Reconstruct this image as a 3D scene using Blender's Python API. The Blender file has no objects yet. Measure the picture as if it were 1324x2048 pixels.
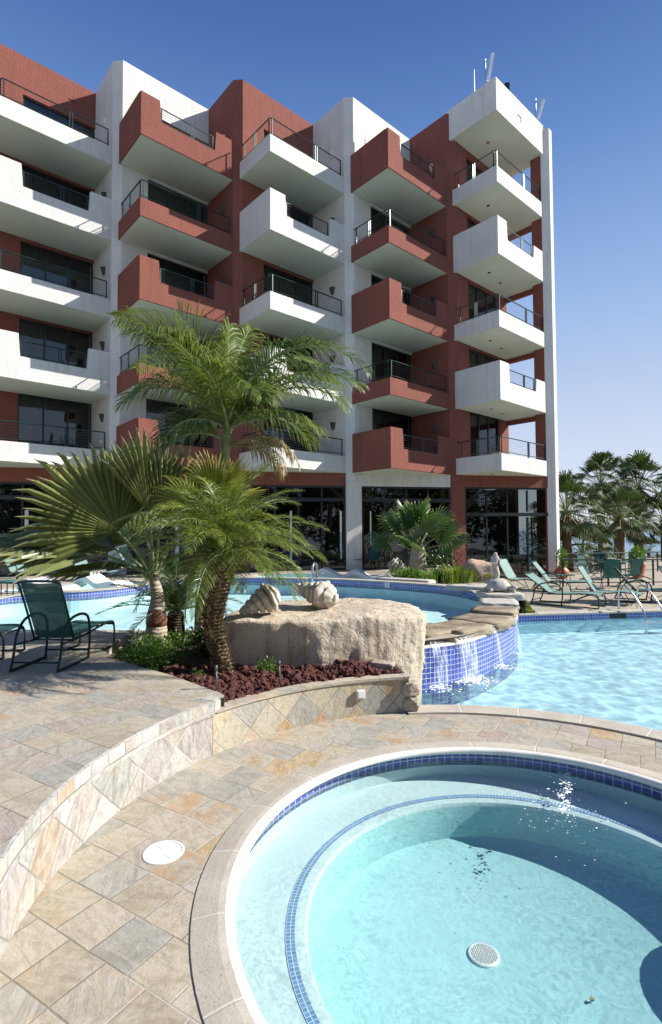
import bpy, bmesh, math, random
from mathutils import Vector, Matrix, noise, geometry
random.seed(7)
SC = bpy.context.scene
COL = SC.collection
V = Vector
R = math.radians

# ------------------------------------------------------------------ camera
PITCH, ROLL = 0.0366, 0.0048
cam_d = bpy.data.cameras.new('camera'); cam = bpy.data.objects.new('camera', cam_d); COL.objects.link(cam)
cam_d.sensor_fit = 'VERTICAL'; cam_d.sensor_height = 36.0; cam_d.lens = 36.0 * 1064.65 / 2048.0
cam_d.clip_start = 0.05; cam_d.clip_end = 20000
r0 = V((1, 0, 0)); f0 = V((0, math.cos(PITCH), math.sin(PITCH))); u0 = V((0, -math.sin(PITCH), math.cos(PITCH)))
CR = r0 * math.cos(ROLL) - u0 * math.sin(ROLL); CU = r0 * math.sin(ROLL) + u0 * math.cos(ROLL)
m = Matrix.Identity(4)
for i in range(3):
    m[i][0] = CR[i]; m[i][1] = CU[i]; m[i][2] = -f0[i]
m[2][3] = 2.1
cam.matrix_world = m
SC.camera = cam
def at(px, py, z=0.0):
    """point of the plane z that stands at that place of the survey picture (1324 x 2048)"""
    d = f0 + CR * ((px - 662) / 1064.65) + CU * ((1024 - py) / 1064.65)
    t = (z - 2.1) / d.z
    return V((d.x * t, d.y * t, z))
def atY(px, py, y):
    d = f0 + CR * ((px - 662) / 1064.65) + CU * ((1024 - py) / 1064.65)
    t = y / d.y
    return V((d.x * t, y, 2.1 + d.z * t))

# ------------------------------------------------------------------ world, sun, exposure
SUN_AZ, SUN_EL = 87.0, 34.2
world = bpy.data.worlds.new('World'); SC.world = world; world.use_nodes = True
wn = world.node_tree.nodes; wl = world.node_tree.links
bg = wn['Background']
sky = wn.new('ShaderNodeTexSky'); sky.sky_type = 'NISHITA'; sky.sun_disc = False
sky.sun_elevation = R(SUN_EL); sky.sun_rotation = R(SUN_AZ)
sky.air_density = 1.0; sky.dust_density = 0.4; sky.ozone_density = 3.5; sky.altitude = 0
# the hazy, slightly violet air low over the sea
tc = wn.new('ShaderNodeTexCoord'); sp = wn.new('ShaderNodeSeparateXYZ'); wl.new(tc.outputs['Generated'], sp.inputs[0])
rp = wn.new('ShaderNodeValToRGB'); wl.new(sp.outputs[2], rp.inputs[0])
e_ = rp.color_ramp.elements; e_[0].position = 0.0; e_[0].color = (.93, .93, .93, 1); e_[1].position = 1; e_[1].color = (.93, .93, .93, 1)
mxw = wn.new('ShaderNodeMix'); mxw.data_type = 'RGBA'; wl.new(rp.outputs[0], mxw.inputs[0]); wl.new(sky.outputs[0], mxw.inputs[6])
rq = wn.new('ShaderNodeValToRGB'); wl.new(sp.outputs[2], rq.inputs[0])
q_ = rq.color_ramp.elements; q_[0].position = 0.0; q_[0].color = (.80, .85, .94, 1); q_[1].position = .80; q_[1].color = (.05, .11, .33, 1)
for p_, c_ in ((.13, (.66, .745, .92)), (.38, (.33, .50, .83)), (.58, (.14, .28, .61)), (.70, (.075, .165, .45))):
    n_ = q_.new(p_); n_.color = c_ + (1,)
vm = wn.new('ShaderNodeVectorMath'); vm.operation = 'SCALE'; wl.new(rq.outputs[0], vm.inputs[0]); vm.inputs['Scale'].default_value = 9.3
wl.new(vm.outputs[0], mxw.inputs[7])
wl.new(mxw.outputs[2], bg.inputs[0]); bg.inputs[1].default_value = 0.062
sd = bpy.data.lights.new('sun', 'SUN'); sd.energy = 5.0; sd.angle = R(0.5); sd.color = (1.0, 0.95, 0.87)
so = bpy.data.objects.new('sun', sd); COL.objects.link(so)
sdir = V((math.cos(R(SUN_EL)) * math.sin(R(SUN_AZ)), math.cos(R(SUN_EL)) * math.cos(R(SUN_AZ)), math.sin(R(SUN_EL))))
so.rotation_euler = sdir.to_track_quat('Z', 'Y').to_euler(); so.location = sdir * 60
SC.view_settings.view_transform = 'Standard'; SC.view_settings.look = 'None'
SC.view_settings.exposure = 0.80; SC.view_settings.gamma = 1.0
SC.render.resolution_x = 662; SC.render.resolution_y = 1024
SC.render.engine = 'CYCLES'
SC.cycles.max_bounces = 10; SC.cycles.transparent_max_bounces = 16
SC.cycles.caustics_reflective = False; SC.cycles.caustics_refractive = False

# ------------------------------------------------------------------ node helpers
class NT:
    def __init__(s, name):
        s.m = bpy.data.materials.new(name); s.m.use_nodes = True
        s.t = s.m.node_tree; s.t.nodes.clear()
        s.out = s.t.nodes.new('ShaderNodeOutputMaterial')
    def n(s, kind, **kw):
        nd = s.t.nodes.new('ShaderNode' + kind)
        for k, v in kw.items():
            if k.startswith('i_'):
                key = k[2:]; key = int(key) if key.isdigit() else key.replace('_', ' ')
                s.put(nd.inputs[key], v)
            else: setattr(nd, k, v)
        return nd
    def put(s, sock, v):
        if isinstance(v, bpy.types.NodeSocket): s.t.links.new(v, sock)
        elif isinstance(v, bpy.types.Node): s.t.links.new(v.outputs[0], sock)
        else:
            if isinstance(v, (tuple, list)) and len(v) == 3 and sock.type == 'RGBA': v = tuple(v) + (1,)
            sock.default_value = v
    def math(s, op, a, b=0.0, c=0.0, clamp=False):
        nd = s.t.nodes.new('ShaderNodeMath'); nd.operation = op; nd.use_clamp = clamp
        s.put(nd.inputs[0], a); s.put(nd.inputs[1], b); s.put(nd.inputs[2], c); return nd.outputs[0]
    def mix(s, f, a, b, blend='MIX'):
        nd = s.t.nodes.new('ShaderNodeMix'); nd.data_type = 'RGBA'; nd.blend_type = blend
        s.put(nd.inputs[0], f); s.put(nd.inputs[6], a); s.put(nd.inputs[7], b); return nd.outputs[2]
    def ramp(s, f, stops, interp='LINEAR'):
        nd = s.t.nodes.new('ShaderNodeValToRGB'); nd.color_ramp.interpolation = interp
        e = nd.color_ramp.elements
        while len(e) < len(stops): e.new(0.5)
        for el, (p, c) in zip(e, stops):
            el.position = p
            if isinstance(c, (int, float)): c = (c, c, c)
            el.color = tuple(c) + (1,)
        s.put(nd.inputs[0], f); return nd.outputs[0]
    def pos(s, scale=(1, 1, 1), rot=0.0):
        g = s.n('NewGeometry'); mp = s.n('Mapping'); s.put(mp.inputs[0], g.outputs['Position'])
        mp.inputs['Scale'].default_value = scale; mp.inputs['Rotation'].default_value = (0, 0, rot); return mp.outputs[0]
    def obj(s, scale=(1, 1, 1)):
        g = s.n('TexCoord'); mp = s.n('Mapping'); s.put(mp.inputs[0], g.outputs['Object'])
        mp.inputs['Scale'].default_value = scale; return mp.outputs[0]
    def uv(s): return s.n('TexCoord').outputs['UV']
    def noise(s, vec, scale=1.0, detail=4.0, rough=0.55, dist=0.0):
        nd = s.n('TexNoise'); s.put(nd.inputs['Vector'], vec); nd.inputs['Scale'].default_value = scale
        nd.inputs['Detail'].default_value = detail; nd.inputs['Roughness'].default_value = rough
        nd.inputs['Distortion'].default_value = dist; return nd
    def bump(s, h, dist=0.01, strength=1.0, normal=None):
        nd = s.n('Bump'); s.put(nd.inputs['Height'], h); nd.inputs['Distance'].default_value = dist
        nd.inputs['Strength'].default_value = strength
        if normal is not None: s.put(nd.inputs['Normal'], normal)
        return nd.outputs[0]
    def bsdf(s, color, rough=0.6, normal=None, metal=0.0, spec=0.5, **kw):
        b = s.n('BsdfPrincipled'); s.put(b.inputs['Base Color'], color); s.put(b.inputs['Roughness'], rough)
        s.put(b.inputs['Metallic'], metal); s.put(b.inputs['Specular IOR Level'], spec)
        if normal is not None: s.put(b.inputs['Normal'], normal)
        for k, v in kw.items(): s.put(b.inputs[k.replace('_', ' ')], v)
        return b.outputs[0]
    def done(s, sh): s.put(s.out.inputs[0], sh); return s.m

def plain(name, col, rough=0.5, metal=0.0, var=0.15, vs=8.0, spec=0.5, bump=0.0):
    t = NT(name); nz = t.noise(t.obj(), vs, 3)
    c2 = tuple(max(0, x * (1 - var)) for x in col); c1 = tuple(min(1, x * (1 + var)) for x in col)
    c = t.mix(t.ramp(nz, [(0.3, 0), (0.7, 1)]), c2, c1)
    nrm = t.bump(t.noise(t.obj(), vs * 6, 2), bump) if bump else None
    return t.done(t.bsdf(c, rough, nrm, metal, spec))

def stucco(name, col, stain):
    t = NT(name); p = t.pos()
    big = t.noise(p, 0.6, 4); mid = t.noise(t.pos((3, 3, .5)), 1.2, 4, .6)
    vor = t.n('TexVoronoi', feature='F1'); t.put(vor.inputs['Vector'], p); vor.inputs['Scale'].default_value = 16
    fine = t.noise(p, 22, 5, .7)
    h = t.math('ADD', t.math('MULTIPLY', vor.outputs[0], .35), fine.outputs[0])
    c = t.mix(t.ramp(big, [(.35, 0), (.7, 1)]), col, tuple(x * .86 for x in col))
    c = t.mix(t.math('MULTIPLY', t.ramp(mid, [(.52, 0), (.75, 1)]), .35), c, stain)
    rn = t.noise(t.pos((4, 4, .22)), 1.6, 5, .7); c = t.mix(t.math('MULTIPLY', t.ramp(rn, [(.52, 0), (.70, 1)]), .5), c, stain)
    c = t.mix(t.math('MULTIPLY', t.ramp(fine, [(.40, 1), (.52, 0)]), .35), c, tuple(x * .62 for x in col))
    return t.done(t.bsdf(c, .9, t.bump(h, .026, .9), spec=.2))

M = {}
M['white'] = stucco('white_stucco', (.74, .72, .68), (.46, .45, .42))
M['red'] = stucco('red_stucco', (.255, .091, .069), (.15, .06, .048))
t = NT('soffit_plaster'); c = t.mix(t.ramp(t.noise(t.pos(), .8, 4), [(.3, 0), (.7, 1)]), (.64, .68, .59), (.57, .62, .52))
M['soffit'] = t.done(t.bsdf(c, .9, spec=.2))
M['metal'] = plain('dark_green_metal', (.012, .035, .035), .35, .3)
M['steel'] = plain('brushed_steel', (.62, .62, .62), .22, 1.0)
M['grey_metal'] = plain('weathered_grey_metal', (.10, .10, .10), .5, .5)
M['cable'] = plain('rail_cable', (.10, .11, .11), .4, .6)
M['black'] = plain('dark_frame', (.018, .022, .024), .4, .2)
M['iron'] = plain('wrought_iron', (.012, .012, .014), .5, .3)
M['cushion'] = plain('cushion_cloth', (.6, .58, .52), .9)
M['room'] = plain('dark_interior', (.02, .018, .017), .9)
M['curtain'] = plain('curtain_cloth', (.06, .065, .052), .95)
M['whitep'] = plain('white_plastic', (.78, .78, .76), .35, var=.04)
M['lilac'] = plain('shell_with_shade', (.55, .55, .60), .4, var=.08)  # white lounger shell with its lilac shade put into the colour
M['terracotta'] = plain('terracotta', (.50, .13, .045), .45, var=.2, vs=5)
M['soil'] = plain('planter_soil', (.07, .05, .035), .95, var=.4, vs=20, bump=.02)

def glass_mat(name, tint, refl):
    t = NT(name); tr = t.n('BsdfTransparent'); tr.inputs[0].default_value = tint + (1,)
    gl = t.n('BsdfGlossy'); gl.inputs[0].default_value = (.9, .95, 1, 1); gl.inputs['Roughness'].default_value = .02
    t.put(gl.inputs['Normal'], t.bump(t.noise(t.pos(), .9, 1), .006))
    fr = t.n('LayerWeight'); fr.inputs[0].default_value = .5
    f5 = t.math('MULTIPLY', t.math('POWER', fr.outputs['Facing'], 5.0), .9)
    mx = t.n('MixShader'); t.put(mx.inputs[0], t.math('ADD', f5, refl, clamp=True))
    t.put(mx.inputs[1], tr); t.put(mx.inputs[2], gl); return t.done(mx.outputs[0])
M['glass'] = glass_mat('window_glass', (.38, .43, .43), .08)
M['glass2'] = glass_mat('storefront_glass', (.30, .33, .32), .07)

# slate paving: per-tile colour, dark joints, riven surface
SLATE = [(0, (.42, .365, .265)), (.14, (.48, .42, .31)), (.28, (.36, .345, .295)), (.42, (.48, .42, .32)), (.55, (.42, .355, .30)),
         (.68, (.44, .40, .32)), (.8, (.40, .38, .32)), (.9, (.50, .37, .20)), (.96, (.43, .37, .31))]
GOLD = [(0, (.40, .37, .29)), (.15, (.36, .35, .31)), (.3, (.50, .42, .27)), (.42, (.33, .32, .29)), (.55, (.44, .40, .30)), (.68, (.48, .29, .15)), (.78, (.37, .38, .32)), (.9, (.50, .44, .32))]
def slate(name, size, rot, use_uv=False, diamond=False, cols=SLATE, joint=(.44, .40, .33), stretch=1.0, streak=.30, jw=.022, gain=1.0, rust=.5):
    t = NT(name)
    if use_uv:
        mp = t.n('Mapping'); t.put(mp.inputs[0], t.uv()); mp.inputs['Rotation'].default_value = (0, 0, R(45) if diamond else 0)
        mp.inputs['Scale'].default_value = (1 / size, 1 / (size * stretch), 1); base = mp.outputs[0]
    else: base = t.pos((1 / size, 1 / (size * stretch), 1), rot)
    wob = t.noise(t.pos(), 1.7, 2)
    va = t.n('VectorMath', operation='MULTIPLY_ADD'); t.put(va.inputs[0], wob.outputs[1]); va.inputs[1].default_value = (.10, .10, 0); t.put(va.inputs[2], base)
    sx = t.n('SeparateXYZ'); t.put(sx.inputs[0], va.outputs[0])
    fy = t.math('FLOOR', sx.outputs[1])
    wr = t.n('TexWhiteNoise', noise_dimensions='1D'); t.put(wr.inputs['W'], fy)
    off = 0.0 if diamond else t.math('MULTIPLY', t.math('GREATER_THAN', wr.outputs[0], .55), t.math('MULTIPLY', wr.outputs[0], .5))
    X = t.math('ADD', sx.outputs[0], off)
    fx = t.math('FLOOR', X)
    cx = t.n('CombineXYZ'); t.put(cx.inputs[0], fx); t.put(cx.inputs[1], fy)
    wn_ = t.n('TexWhiteNoise', noise_dimensions='3D'); t.put(wn_.inputs['Vector'], cx.outputs[0])
    def edge(a):
        fr = t.math('FRACT', a); return t.math('MINIMUM', fr, t.math('SUBTRACT', 1.0, fr))
    ed = t.math('MINIMUM', edge(X), edge(sx.outputs[1]))
    jn = t.noise(t.pos(), 14, 3)
    ed2 = t.math('ADD', ed, t.math('MULTIPLY', t.math('SUBTRACT', jn.outputs[0], .5), .02))
    grout = t.ramp(ed2, [(jw * .35, 1), (jw, 0)])
    c = t.ramp(wn_.outputs[0], [(p, tuple(x * gain for x in cc)) for p, cc in cols], 'CONSTANT')
    # riven streaks whose direction changes from slab to slab
    ofs = t.n('VectorMath', operation='MULTIPLY_ADD'); t.put(ofs.inputs[0], wn_.outputs[1]); ofs.inputs[1].default_value = (37, 37, 9)
    t.put(ofs.inputs[2], t.pos((1, 1, 1)) if not use_uv else base)
    rv = t.n('VectorRotate', rotation_type='Z_AXIS'); t.put(rv.inputs['Vector'], ofs.outputs[0]); t.put(rv.inputs['Angle'], t.math('MULTIPLY', wn_.outputs[0], 1.6))
    mp2 = t.n('Mapping'); t.put(mp2.inputs[0], rv.outputs[0]); mp2.inputs['Scale'].default_value = (1.5, 5.5, 3) if not use_uv else (.5, 1.6, 1)
    st = t.noise(mp2.outputs[0], 2.3, 7, .68, .8)
    c = t.mix(t.math('MULTIPLY', t.ramp(st, [(.42, 0), (.62, 1)]), streak), c, tuple(x * 1.45 * gain for x in (.44, .42, .40)))
    c = t.mix(t.math('MULTIPLY', t.ramp(st, [(.30, 1), (.47, 0)]), streak), c, tuple(x * gain for x in (.22, .20, .18)))
    rs = t.noise(ofs.outputs[0], 2.6 if not use_uv else .9, 5, .6, .5)
    rm = t.math('MULTIPLY', t.ramp(rs, [(.53, 0), (.66, 1)]), t.math('MULTIPLY', t.ramp(wn_.outputs[1], [(.45, 0), (.55, 1)]), rust))
    c = t.mix(rm, c, (.42, .25, .12))
    vn = t.noise(ofs.outputs[0], 13 if not use_uv else 5, 9, .74, .7)
    c = t.mix(t.math('MULTIPLY', t.ramp(vn, [(.44, 1), (.50, 0)]), .26), c, tuple(x * gain * .75 for x in (.30, .26, .21)))
    c = t.mix(t.math('MULTIPLY', t.ramp(vn, [(.55, 0), (.66, 1)]), .25), c, tuple(x * gain * .8 for x in (.58, .52, .42)))
    dk = t.ramp(t.noise(t.pos(), .9, 3), [(.50, 0), (.56, 1)]); jc = t.mix(t.math('MULTIPLY', dk, .7), joint, tuple(x * .3 for x in joint))
    c = t.mix(grout, c, jc)
    h = t.math('SUBTRACT', t.math('ADD', t.math('MULTIPLY', st.outputs[0], .5), t.math('MULTIPLY', vn.outputs[0], .5)), t.math('MULTIPLY', grout, .14))
    h = t.math('ADD', h, t.math('MULTIPLY', t.noise(t.pos(), 45, 3).outputs[0], .12))
    return t.done(t.bsdf(c, t.math('ADD', .45, t.math('MULTIPLY', jn.outputs[0], .3)), t.bump(h, .014, 1.0), spec=.3))
M['deck'] = slate('slate_paving', .29, R(31), gain=.85, rust=.7)
M['deck_far'] = slate('slate_paving_far', .29, R(31), gain=.88, streak=.2)
WALLC = [(0, (.40, .41, .41)), (.16, (.52, .51, .48)), (.3, (.38, .35, .33)), (.42, (.46, .43, .36)), (.52, (.36, .38, .35)),
         (.64, (.44, .40, .37)), (.76, (.54, .53, .51)), (.86, (.43, .34, .24)), (.93, (.36, .38, .34))]
M['diamond'] = slate('slate_diamonds', .31, 0, True, True, WALLC, (.46, .45, .42), streak=.6, jw=.022, gain=.82, rust=.45)
M['diamond_gold'] = slate('slate_diamonds_gold', .31, 0, True, True, GOLD, (.36, .33, .27), streak=.3, jw=.022, gain=.95, rust=.8)
M['capcourse'] = slate('slate_cap_course', .20, 0, True, False, WALLC, (.42, .40, .36), 2.0, .5, gain=.9, rust=.35)
M['captop'] = slate('slate_cap_top', .30, 0, True, False, SLATE, (.36, .34, .28), 1.0, .25, gain=.95)

t = NT('precast_coping'); p = t.pos()
nz = t.noise(p, 3.5, 6, .65); fn = t.noise(p, 60, 3, .7)
c = t.mix(t.ramp(nz, [(.3, 0), (.7, 1)]), (.38, .34, .28), (.50, .46, .39))
uvs = t.n('SeparateXYZ'); t.put(uvs.inputs[0], t.uv())
fr = t.math('FRACT', t.math('DIVIDE', uvs.outputs[0], .62)); jj = t.math('MINIMUM', fr, t.math('SUBTRACT', 1, fr))
jo = t.ramp(jj, [(.006, 1), (.014, 0)])
pits = t.ramp(fn, [(.34, 1), (.42, 0)])
c = t.mix(t.math('MULTIPLY', pits, .5), c, (.20, .17, .13)); c = t.mix(jo, c, (.55, .53, .48))
M['coping'] = t.done(t.bsdf(c, .75, t.bump(t.math('SUBTRACT', t.math('MULTIPLY', fn.outputs[0], .5), t.math('MULTIPLY', jo, .5)), .006, .9), spec=.3))
M['nosing'] = plain('bullnose_white', (.74, .72, .66), .5, var=.1, vs=6)

def tiles(name, size, ca, cb, grout=(.72, .76, .80), jw=.09, rough=.12):
    t = NT(name); mp = t.n('Mapping'); t.put(mp.inputs[0], t.uv()); mp.inputs['Scale'].default_value = (1 / size, 1 / size, 1)
    sx = t.n('SeparateXYZ'); t.put(sx.inputs[0], mp.outputs[0])
    def edge(a):
        fr = t.math('FRACT', a); return t.math('MINIMUM', fr, t.math('SUBTRACT', 1.0, fr))
    ed = t.math('MINIMUM', edge(sx.outputs[0]), edge(sx.outputs[1]))
    g = t.ramp(ed, [(jw * .6, 1), (jw, 0)])
    cx = t.n('CombineXYZ'); t.put(cx.inputs[0], t.math('FLOOR', sx.outputs[0])); t.put(cx.inputs[1], t.math('FLOOR', sx.outputs[1]))
    w_ = t.n('TexWhiteNoise', noise_dimensions='2D'); t.put(w_.inputs['Vector'], cx.outputs[0])
    c = t.mix(w_.outputs[0], ca, cb); c = t.mix(t.math('MULTIPLY', g, .8), c, grout)
    return t.done(t.bsdf(c, t.math('ADD', rough, t.math('MULTIPLY', g, .5)), t.bump(t.math('SUBTRACT', 1.0, g), .003), spec=.6))
M['tile'] = tiles('blue_pool_tile', .075, (.045, .06, .34), (.075, .11, .45), (.55, .60, .70))
M['tile2'] = tiles('small_blue_tile', .028, (.16, .27, .52), (.22, .36, .60), (.6, .76, .80), .14)
def plaster(name, a, b):
    t = NT(name); nz = t.noise(t.pos(), 1.6, 5, .6); c = t.mix(t.ramp(nz, [(.3, 0), (.7, 1)]), a, b)
    return t.done(t.bsdf(c, .8, t.bump(t.noise(t.pos(), 20, 3), .004), spec=.2))
M['plaster_spa'] = plaster('spa_plaster', (.52, .64, .64), (.58, .69, .68))
M['plaster_floor'] = plaster('spa_floor_plaster', (.32, .55, .565), (.37, .60, .61))  # light absorbed by the deeper water is put into this turquoise
M['plaster_pool'] = plaster('pool_plaster', (.48, .70, .76), (.54, .75, .79))
M['plaster_up'] = plaster('upper_pool_plaster', (.50, .74, .76), (.58, .79, .80))

def water(name, tint, deep, net, rip, ripscale, lo=.72, refl=.9, fine=False):
    """clear water: rippled gloss by Fresnel over a tinted see-through surface with a caustic pattern painted into its tint"""
    t = NT(name); p = t.pos()
    wv = t.noise(p, ripscale, 4, .6, .6); wv2 = t.noise(p, ripscale * 3.1, 3, .6, .4)
    h = t.math('ADD', wv.outputs[0], t.math('MULTIPLY', wv2.outputs[0], .35))
    wob = t.noise(p, 2.2, 3)
    va = t.n('VectorMath', operation='MULTIPLY_ADD'); t.put(va.inputs[0], wob.outputs[1]); va.inputs[1].default_value = (.5, .5, 0); t.put(va.inputs[2], p)
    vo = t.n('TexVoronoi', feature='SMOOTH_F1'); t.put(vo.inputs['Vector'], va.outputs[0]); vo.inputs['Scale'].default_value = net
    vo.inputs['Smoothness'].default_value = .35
    ca = t.ramp(vo.outputs[0], [(.25, lo), (.48, lo + (1 - lo) * .35), (.62, 1.0)])  # painted caustics: cell pattern dims and brightens the see-through colour
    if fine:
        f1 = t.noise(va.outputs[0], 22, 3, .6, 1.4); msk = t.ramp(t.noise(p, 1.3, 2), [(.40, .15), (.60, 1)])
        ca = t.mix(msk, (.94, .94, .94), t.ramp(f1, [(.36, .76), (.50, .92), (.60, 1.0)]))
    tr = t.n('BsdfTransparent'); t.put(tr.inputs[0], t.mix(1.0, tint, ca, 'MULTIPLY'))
    gl = t.n('BsdfGlossy'); gl.inputs[0].default_value = (1, 1, 1, 1); gl.inputs['Roughness'].default_value = .03
    nb = t.bump(h, rip, 1.0)
    t.put(gl.inputs['Normal'], nb)
    fr = t.n('LayerWeight'); fr.inputs[0].default_value = .5; t.put(fr.inputs['Normal'], nb)
    mx = t.n('MixShader'); t.put(mx.inputs[0], t.math('ADD', t.math('MULTIPLY', t.math('POWER', fr.outputs['Facing'], 5.0), refl), .02)); t.put(mx.inputs[1], tr); t.put(mx.inputs[2], gl)
    return t.done(mx.outputs[0])
M['water_spa'] = water('spa_water', (.88, .955, .962), None, 7.0, .010, 7.0, .80, .9, True)
M['water_main'] = water('main_pool_water', (.89, .965, .985), None, 5.2, .03, 4.6, .74, .3)
M['water_up'] = water('upper_pool_water', (.94, .99, .985), None, 5.0, .012, 5.0, .88, .30)
t = NT('sea_water'); nb = t.bump(t.noise(t.pos((1, 1, 1)), .5, 4), .25)
M['sea'] = t.done(t.bsdf((.10, .20, .30), .25, nb, spec=.6))
t = NT('falling_water'); p = t.pos((26, 26, 3)); nz = t.noise(p, 1.0, 4, .6)
tr = t.n('BsdfTransparent'); gl = t.bsdf((.85, .9, .95), .15, t.bump(nz, .02), spec=.8)
mx = t.n('MixShader'); t.put(mx.inputs[0], t.ramp(nz, [(.43, .04), (.68, .70)])); t.put(mx.inputs[1], tr); t.put(mx.inputs[2], gl)
M['fall'] = t.done(mx.outputs[0])
M['foam'] = plain('foam', (.88, .92, .93), .5, var=.04)

def stone(name, a, b, streakc, sc=2.0, bmp=.03, vert=True, streakamt=.6):
    t = NT(name); p = t.obj()
    n1 = t.noise(p, sc, 7, .65); n2 = t.noise(p, sc * 9, 5, .7); n3 = t.noise(t.obj((5, 5, .5) if vert else (2, 2, 2)), sc * .9, 5, .65, .4)
    c = t.mix(t.ramp(n1, [(.35, 0), (.62, 1)]), a, b)
    c = t.mix(t.math('MULTIPLY', t.ramp(n3, [(.50, 0), (.66, 1)]), streakamt), c, streakc)
    c = t.mix(t.math('MULTIPLY', t.ramp(n2, [(.32, 1), (.45, 0)]), .6), c, tuple(x * .38 for x in a))
    h = t.math('ADD', n1.outputs[0], t.math('MULTIPLY', n2.outputs[0], .5))
    return t.done(t.bsdf(c, .9, t.bump(h, bmp, 1.0), spec=.25))
M['boulder'] = stone('boulder_stone', (.46, .375, .28), (.60, .52, .42), (.34, .25, .16), 1.3, .07, True, .8)
M['shell'] = stone('carved_stone', (.38, .35, .30), (.54, .50, .44), (.30, .28, .25), 6, .012, False, .5)
M['rock'] = stone('brown_rock', (.30, .25, .20), (.46, .40, .33), (.22, .17, .13), 3, .03, False)
M['pinkrock'] = stone('pink_rock', (.46, .30, .22), (.55, .42, .33), (.30, .22, .18), 3, .03, False)
M['wetrock'] = stone('wet_flagstone', (.15, .115, .08), (.33, .27, .19), (.40, .36, .31), 1.6, .03, False, .35)
M['greyrock'] = stone('grey_flagstone', (.40, .38, .34), (.52, .50, .45), (.30, .29, .27), 2.5, .02, False)
M['lava'] = stone('lava_rock', (.085, .030, .026), (.14, .055, .045), (.05, .02, .018), 14, .02, False)

def leaf(name, a, b, tip=None, trans=.35, rough=.38):
    t = NT(name); at_ = t.n('Attribute', attribute_name='tone'); sp = t.noise(t.pos(), 3.0, 2)
    c = t.mix(at_.outputs['Fac'], a, b)
    c = t.mix(t.math('MULTIPLY', sp.outputs[0], .35), c, tuple(x * .55 for x in a))
    if tip:
        a2 = t.n('Attribute', attribute_name='tip'); c = t.mix(t.ramp(a2.outputs['Fac'], [(.55, 0), (1, 1)]), c, tip)
    d = t.bsdf(c, rough, spec=.45); tl = t.n('BsdfTranslucent'); t.put(tl.inputs[0], t.mix(1.0, c, (1.0, 1.0, .45), 'MULTIPLY'))
    mx = t.n('MixShader'); mx.inputs[0].default_value = trans; t.put(mx.inputs[1], d); t.put(mx.inputs[2], tl.outputs[0])
    return t.done(mx.outputs[0])
M['leaf_tall'] = leaf('tall_palm_leaf', (.05, .09, .02), (.24, .32, .06), (.30, .30, .14), .36, .36)
M['leaf_date'] = leaf('date_palm_leaf', (.07, .12, .02), (.30, .38, .07), (.34, .36, .16), .38, .36)
M['leaf_fan'] = leaf('fan_palm_leaf', (.07, .09, .025), (.33, .37, .13), (.40, .37, .20), .2, .25)
M['leaf_isle'] = leaf('island_palm_leaf', (.06, .13, .04), (.15, .25, .07), (.42, .36, .16), .25, .3)
M['leaf_yellow'] = leaf('yellow_palm_leaf', (.20, .24, .05), (.35, .34, .06), (.60, .36, .04), .3, .35)
M['leaf_cycad'] = leaf('cycad_leaf', (.02, .055, .018), (.06, .12, .03), None, .15, .3)
M['leaf_far'] = leaf('tall_fan_palm_leaf', (.02, .05, .012), (.095, .16, .03), (.22, .21, .09), .2, .6)
M['leaf_brown'] = leaf('brown_palm_skirt', (.10, .07, .035), (.22, .17, .09), None, .15, .8)
M['leaf_dead'] = leaf('dead_palm_leaf', (.30, .22, .12), (.46, .38, .24), None, .2, .8)
M['leaf_shrub'] = leaf('shrub_leaf', (.06, .14, .02), (.20, .34, .05), None, .35, .5)
M['leaf_cover'] = leaf('ground_cover_leaf', (.10, .17, .03), (.30, .38, .07), None, .35, .5)
def bark(name, a, b, ringsc, bmp):
    t = NT(name); n1 = t.noise(t.obj((6, 6, 2)), 3, 4, .65); w_ = t.n('TexWave', wave_type='BANDS', bands_direction='Z')
    t.put(w_.inputs['Vector'], t.obj()); w_.inputs['Scale'].default_value = ringsc; w_.inputs['Distortion'].default_value = 3; w_.inputs['Detail'].default_value = 2
    c = t.mix(n1.outputs[0], a, b); c = t.mix(t.math('MULTIPLY', t.ramp(w_, [(.1, 1), (.4, 0)]), .6), c, tuple(x * .5 for x in a))
    return t.done(t.bsdf(c, .85, t.bump(t.math('ADD', n1.outputs[0], w_.outputs['Fac']), bmp), spec=.2))
M['bark_ring'] = bark('ringed_bark', (.34, .27, .19), (.48, .42, .33), 5, .01)
M['bark_rough'] = bark('rough_bark', (.13, .09, .05), (.30, .22, .13), 7, .03)
M['bark_dark'] = bark('dark_bark', (.04, .03, .025), (.09, .07, .05), 8, .03)
M['petiole'] = plain('petiole', (.22, .26, .10), .5, var=.3)
M['bulge'] = plain('brown_sheath', (.20, .08, .05), .35, var=.35, vs=5)
# sling cloth: fine weave, slightly see-through
def sling(name, a, b, tr_):
    t = NT(name); c = t.mix(t.ramp(t.noise(t.obj(), 2.5, 3), [(.3, 0), (.7, 1)]), a, b)
    d = t.bsdf(c, .55, t.bump(t.noise(t.obj((1, 1, 1)), 180, 1), .001), spec=.3); tl = t.n('BsdfTranslucent'); t.put(tl.inputs[0], c)
    tp = t.n('BsdfTransparent'); m1 = t.n('MixShader'); m1.inputs[0].default_value = .3; t.put(m1.inputs[1], d); t.put(m1.inputs[2], tl.outputs[0])
    m2 = t.n('MixShader'); m2.inputs[0].default_value = tr_; t.put(m2.inputs[1], m1.outputs[0]); t.put(m2.inputs[2], tp.outputs[0]); return t.done(m2.outputs[0])
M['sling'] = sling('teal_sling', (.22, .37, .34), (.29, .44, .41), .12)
M['sling_dk'] = sling('dark_teal_sling', (.03, .12, .105), (.04, .15, .13), .18)
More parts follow.
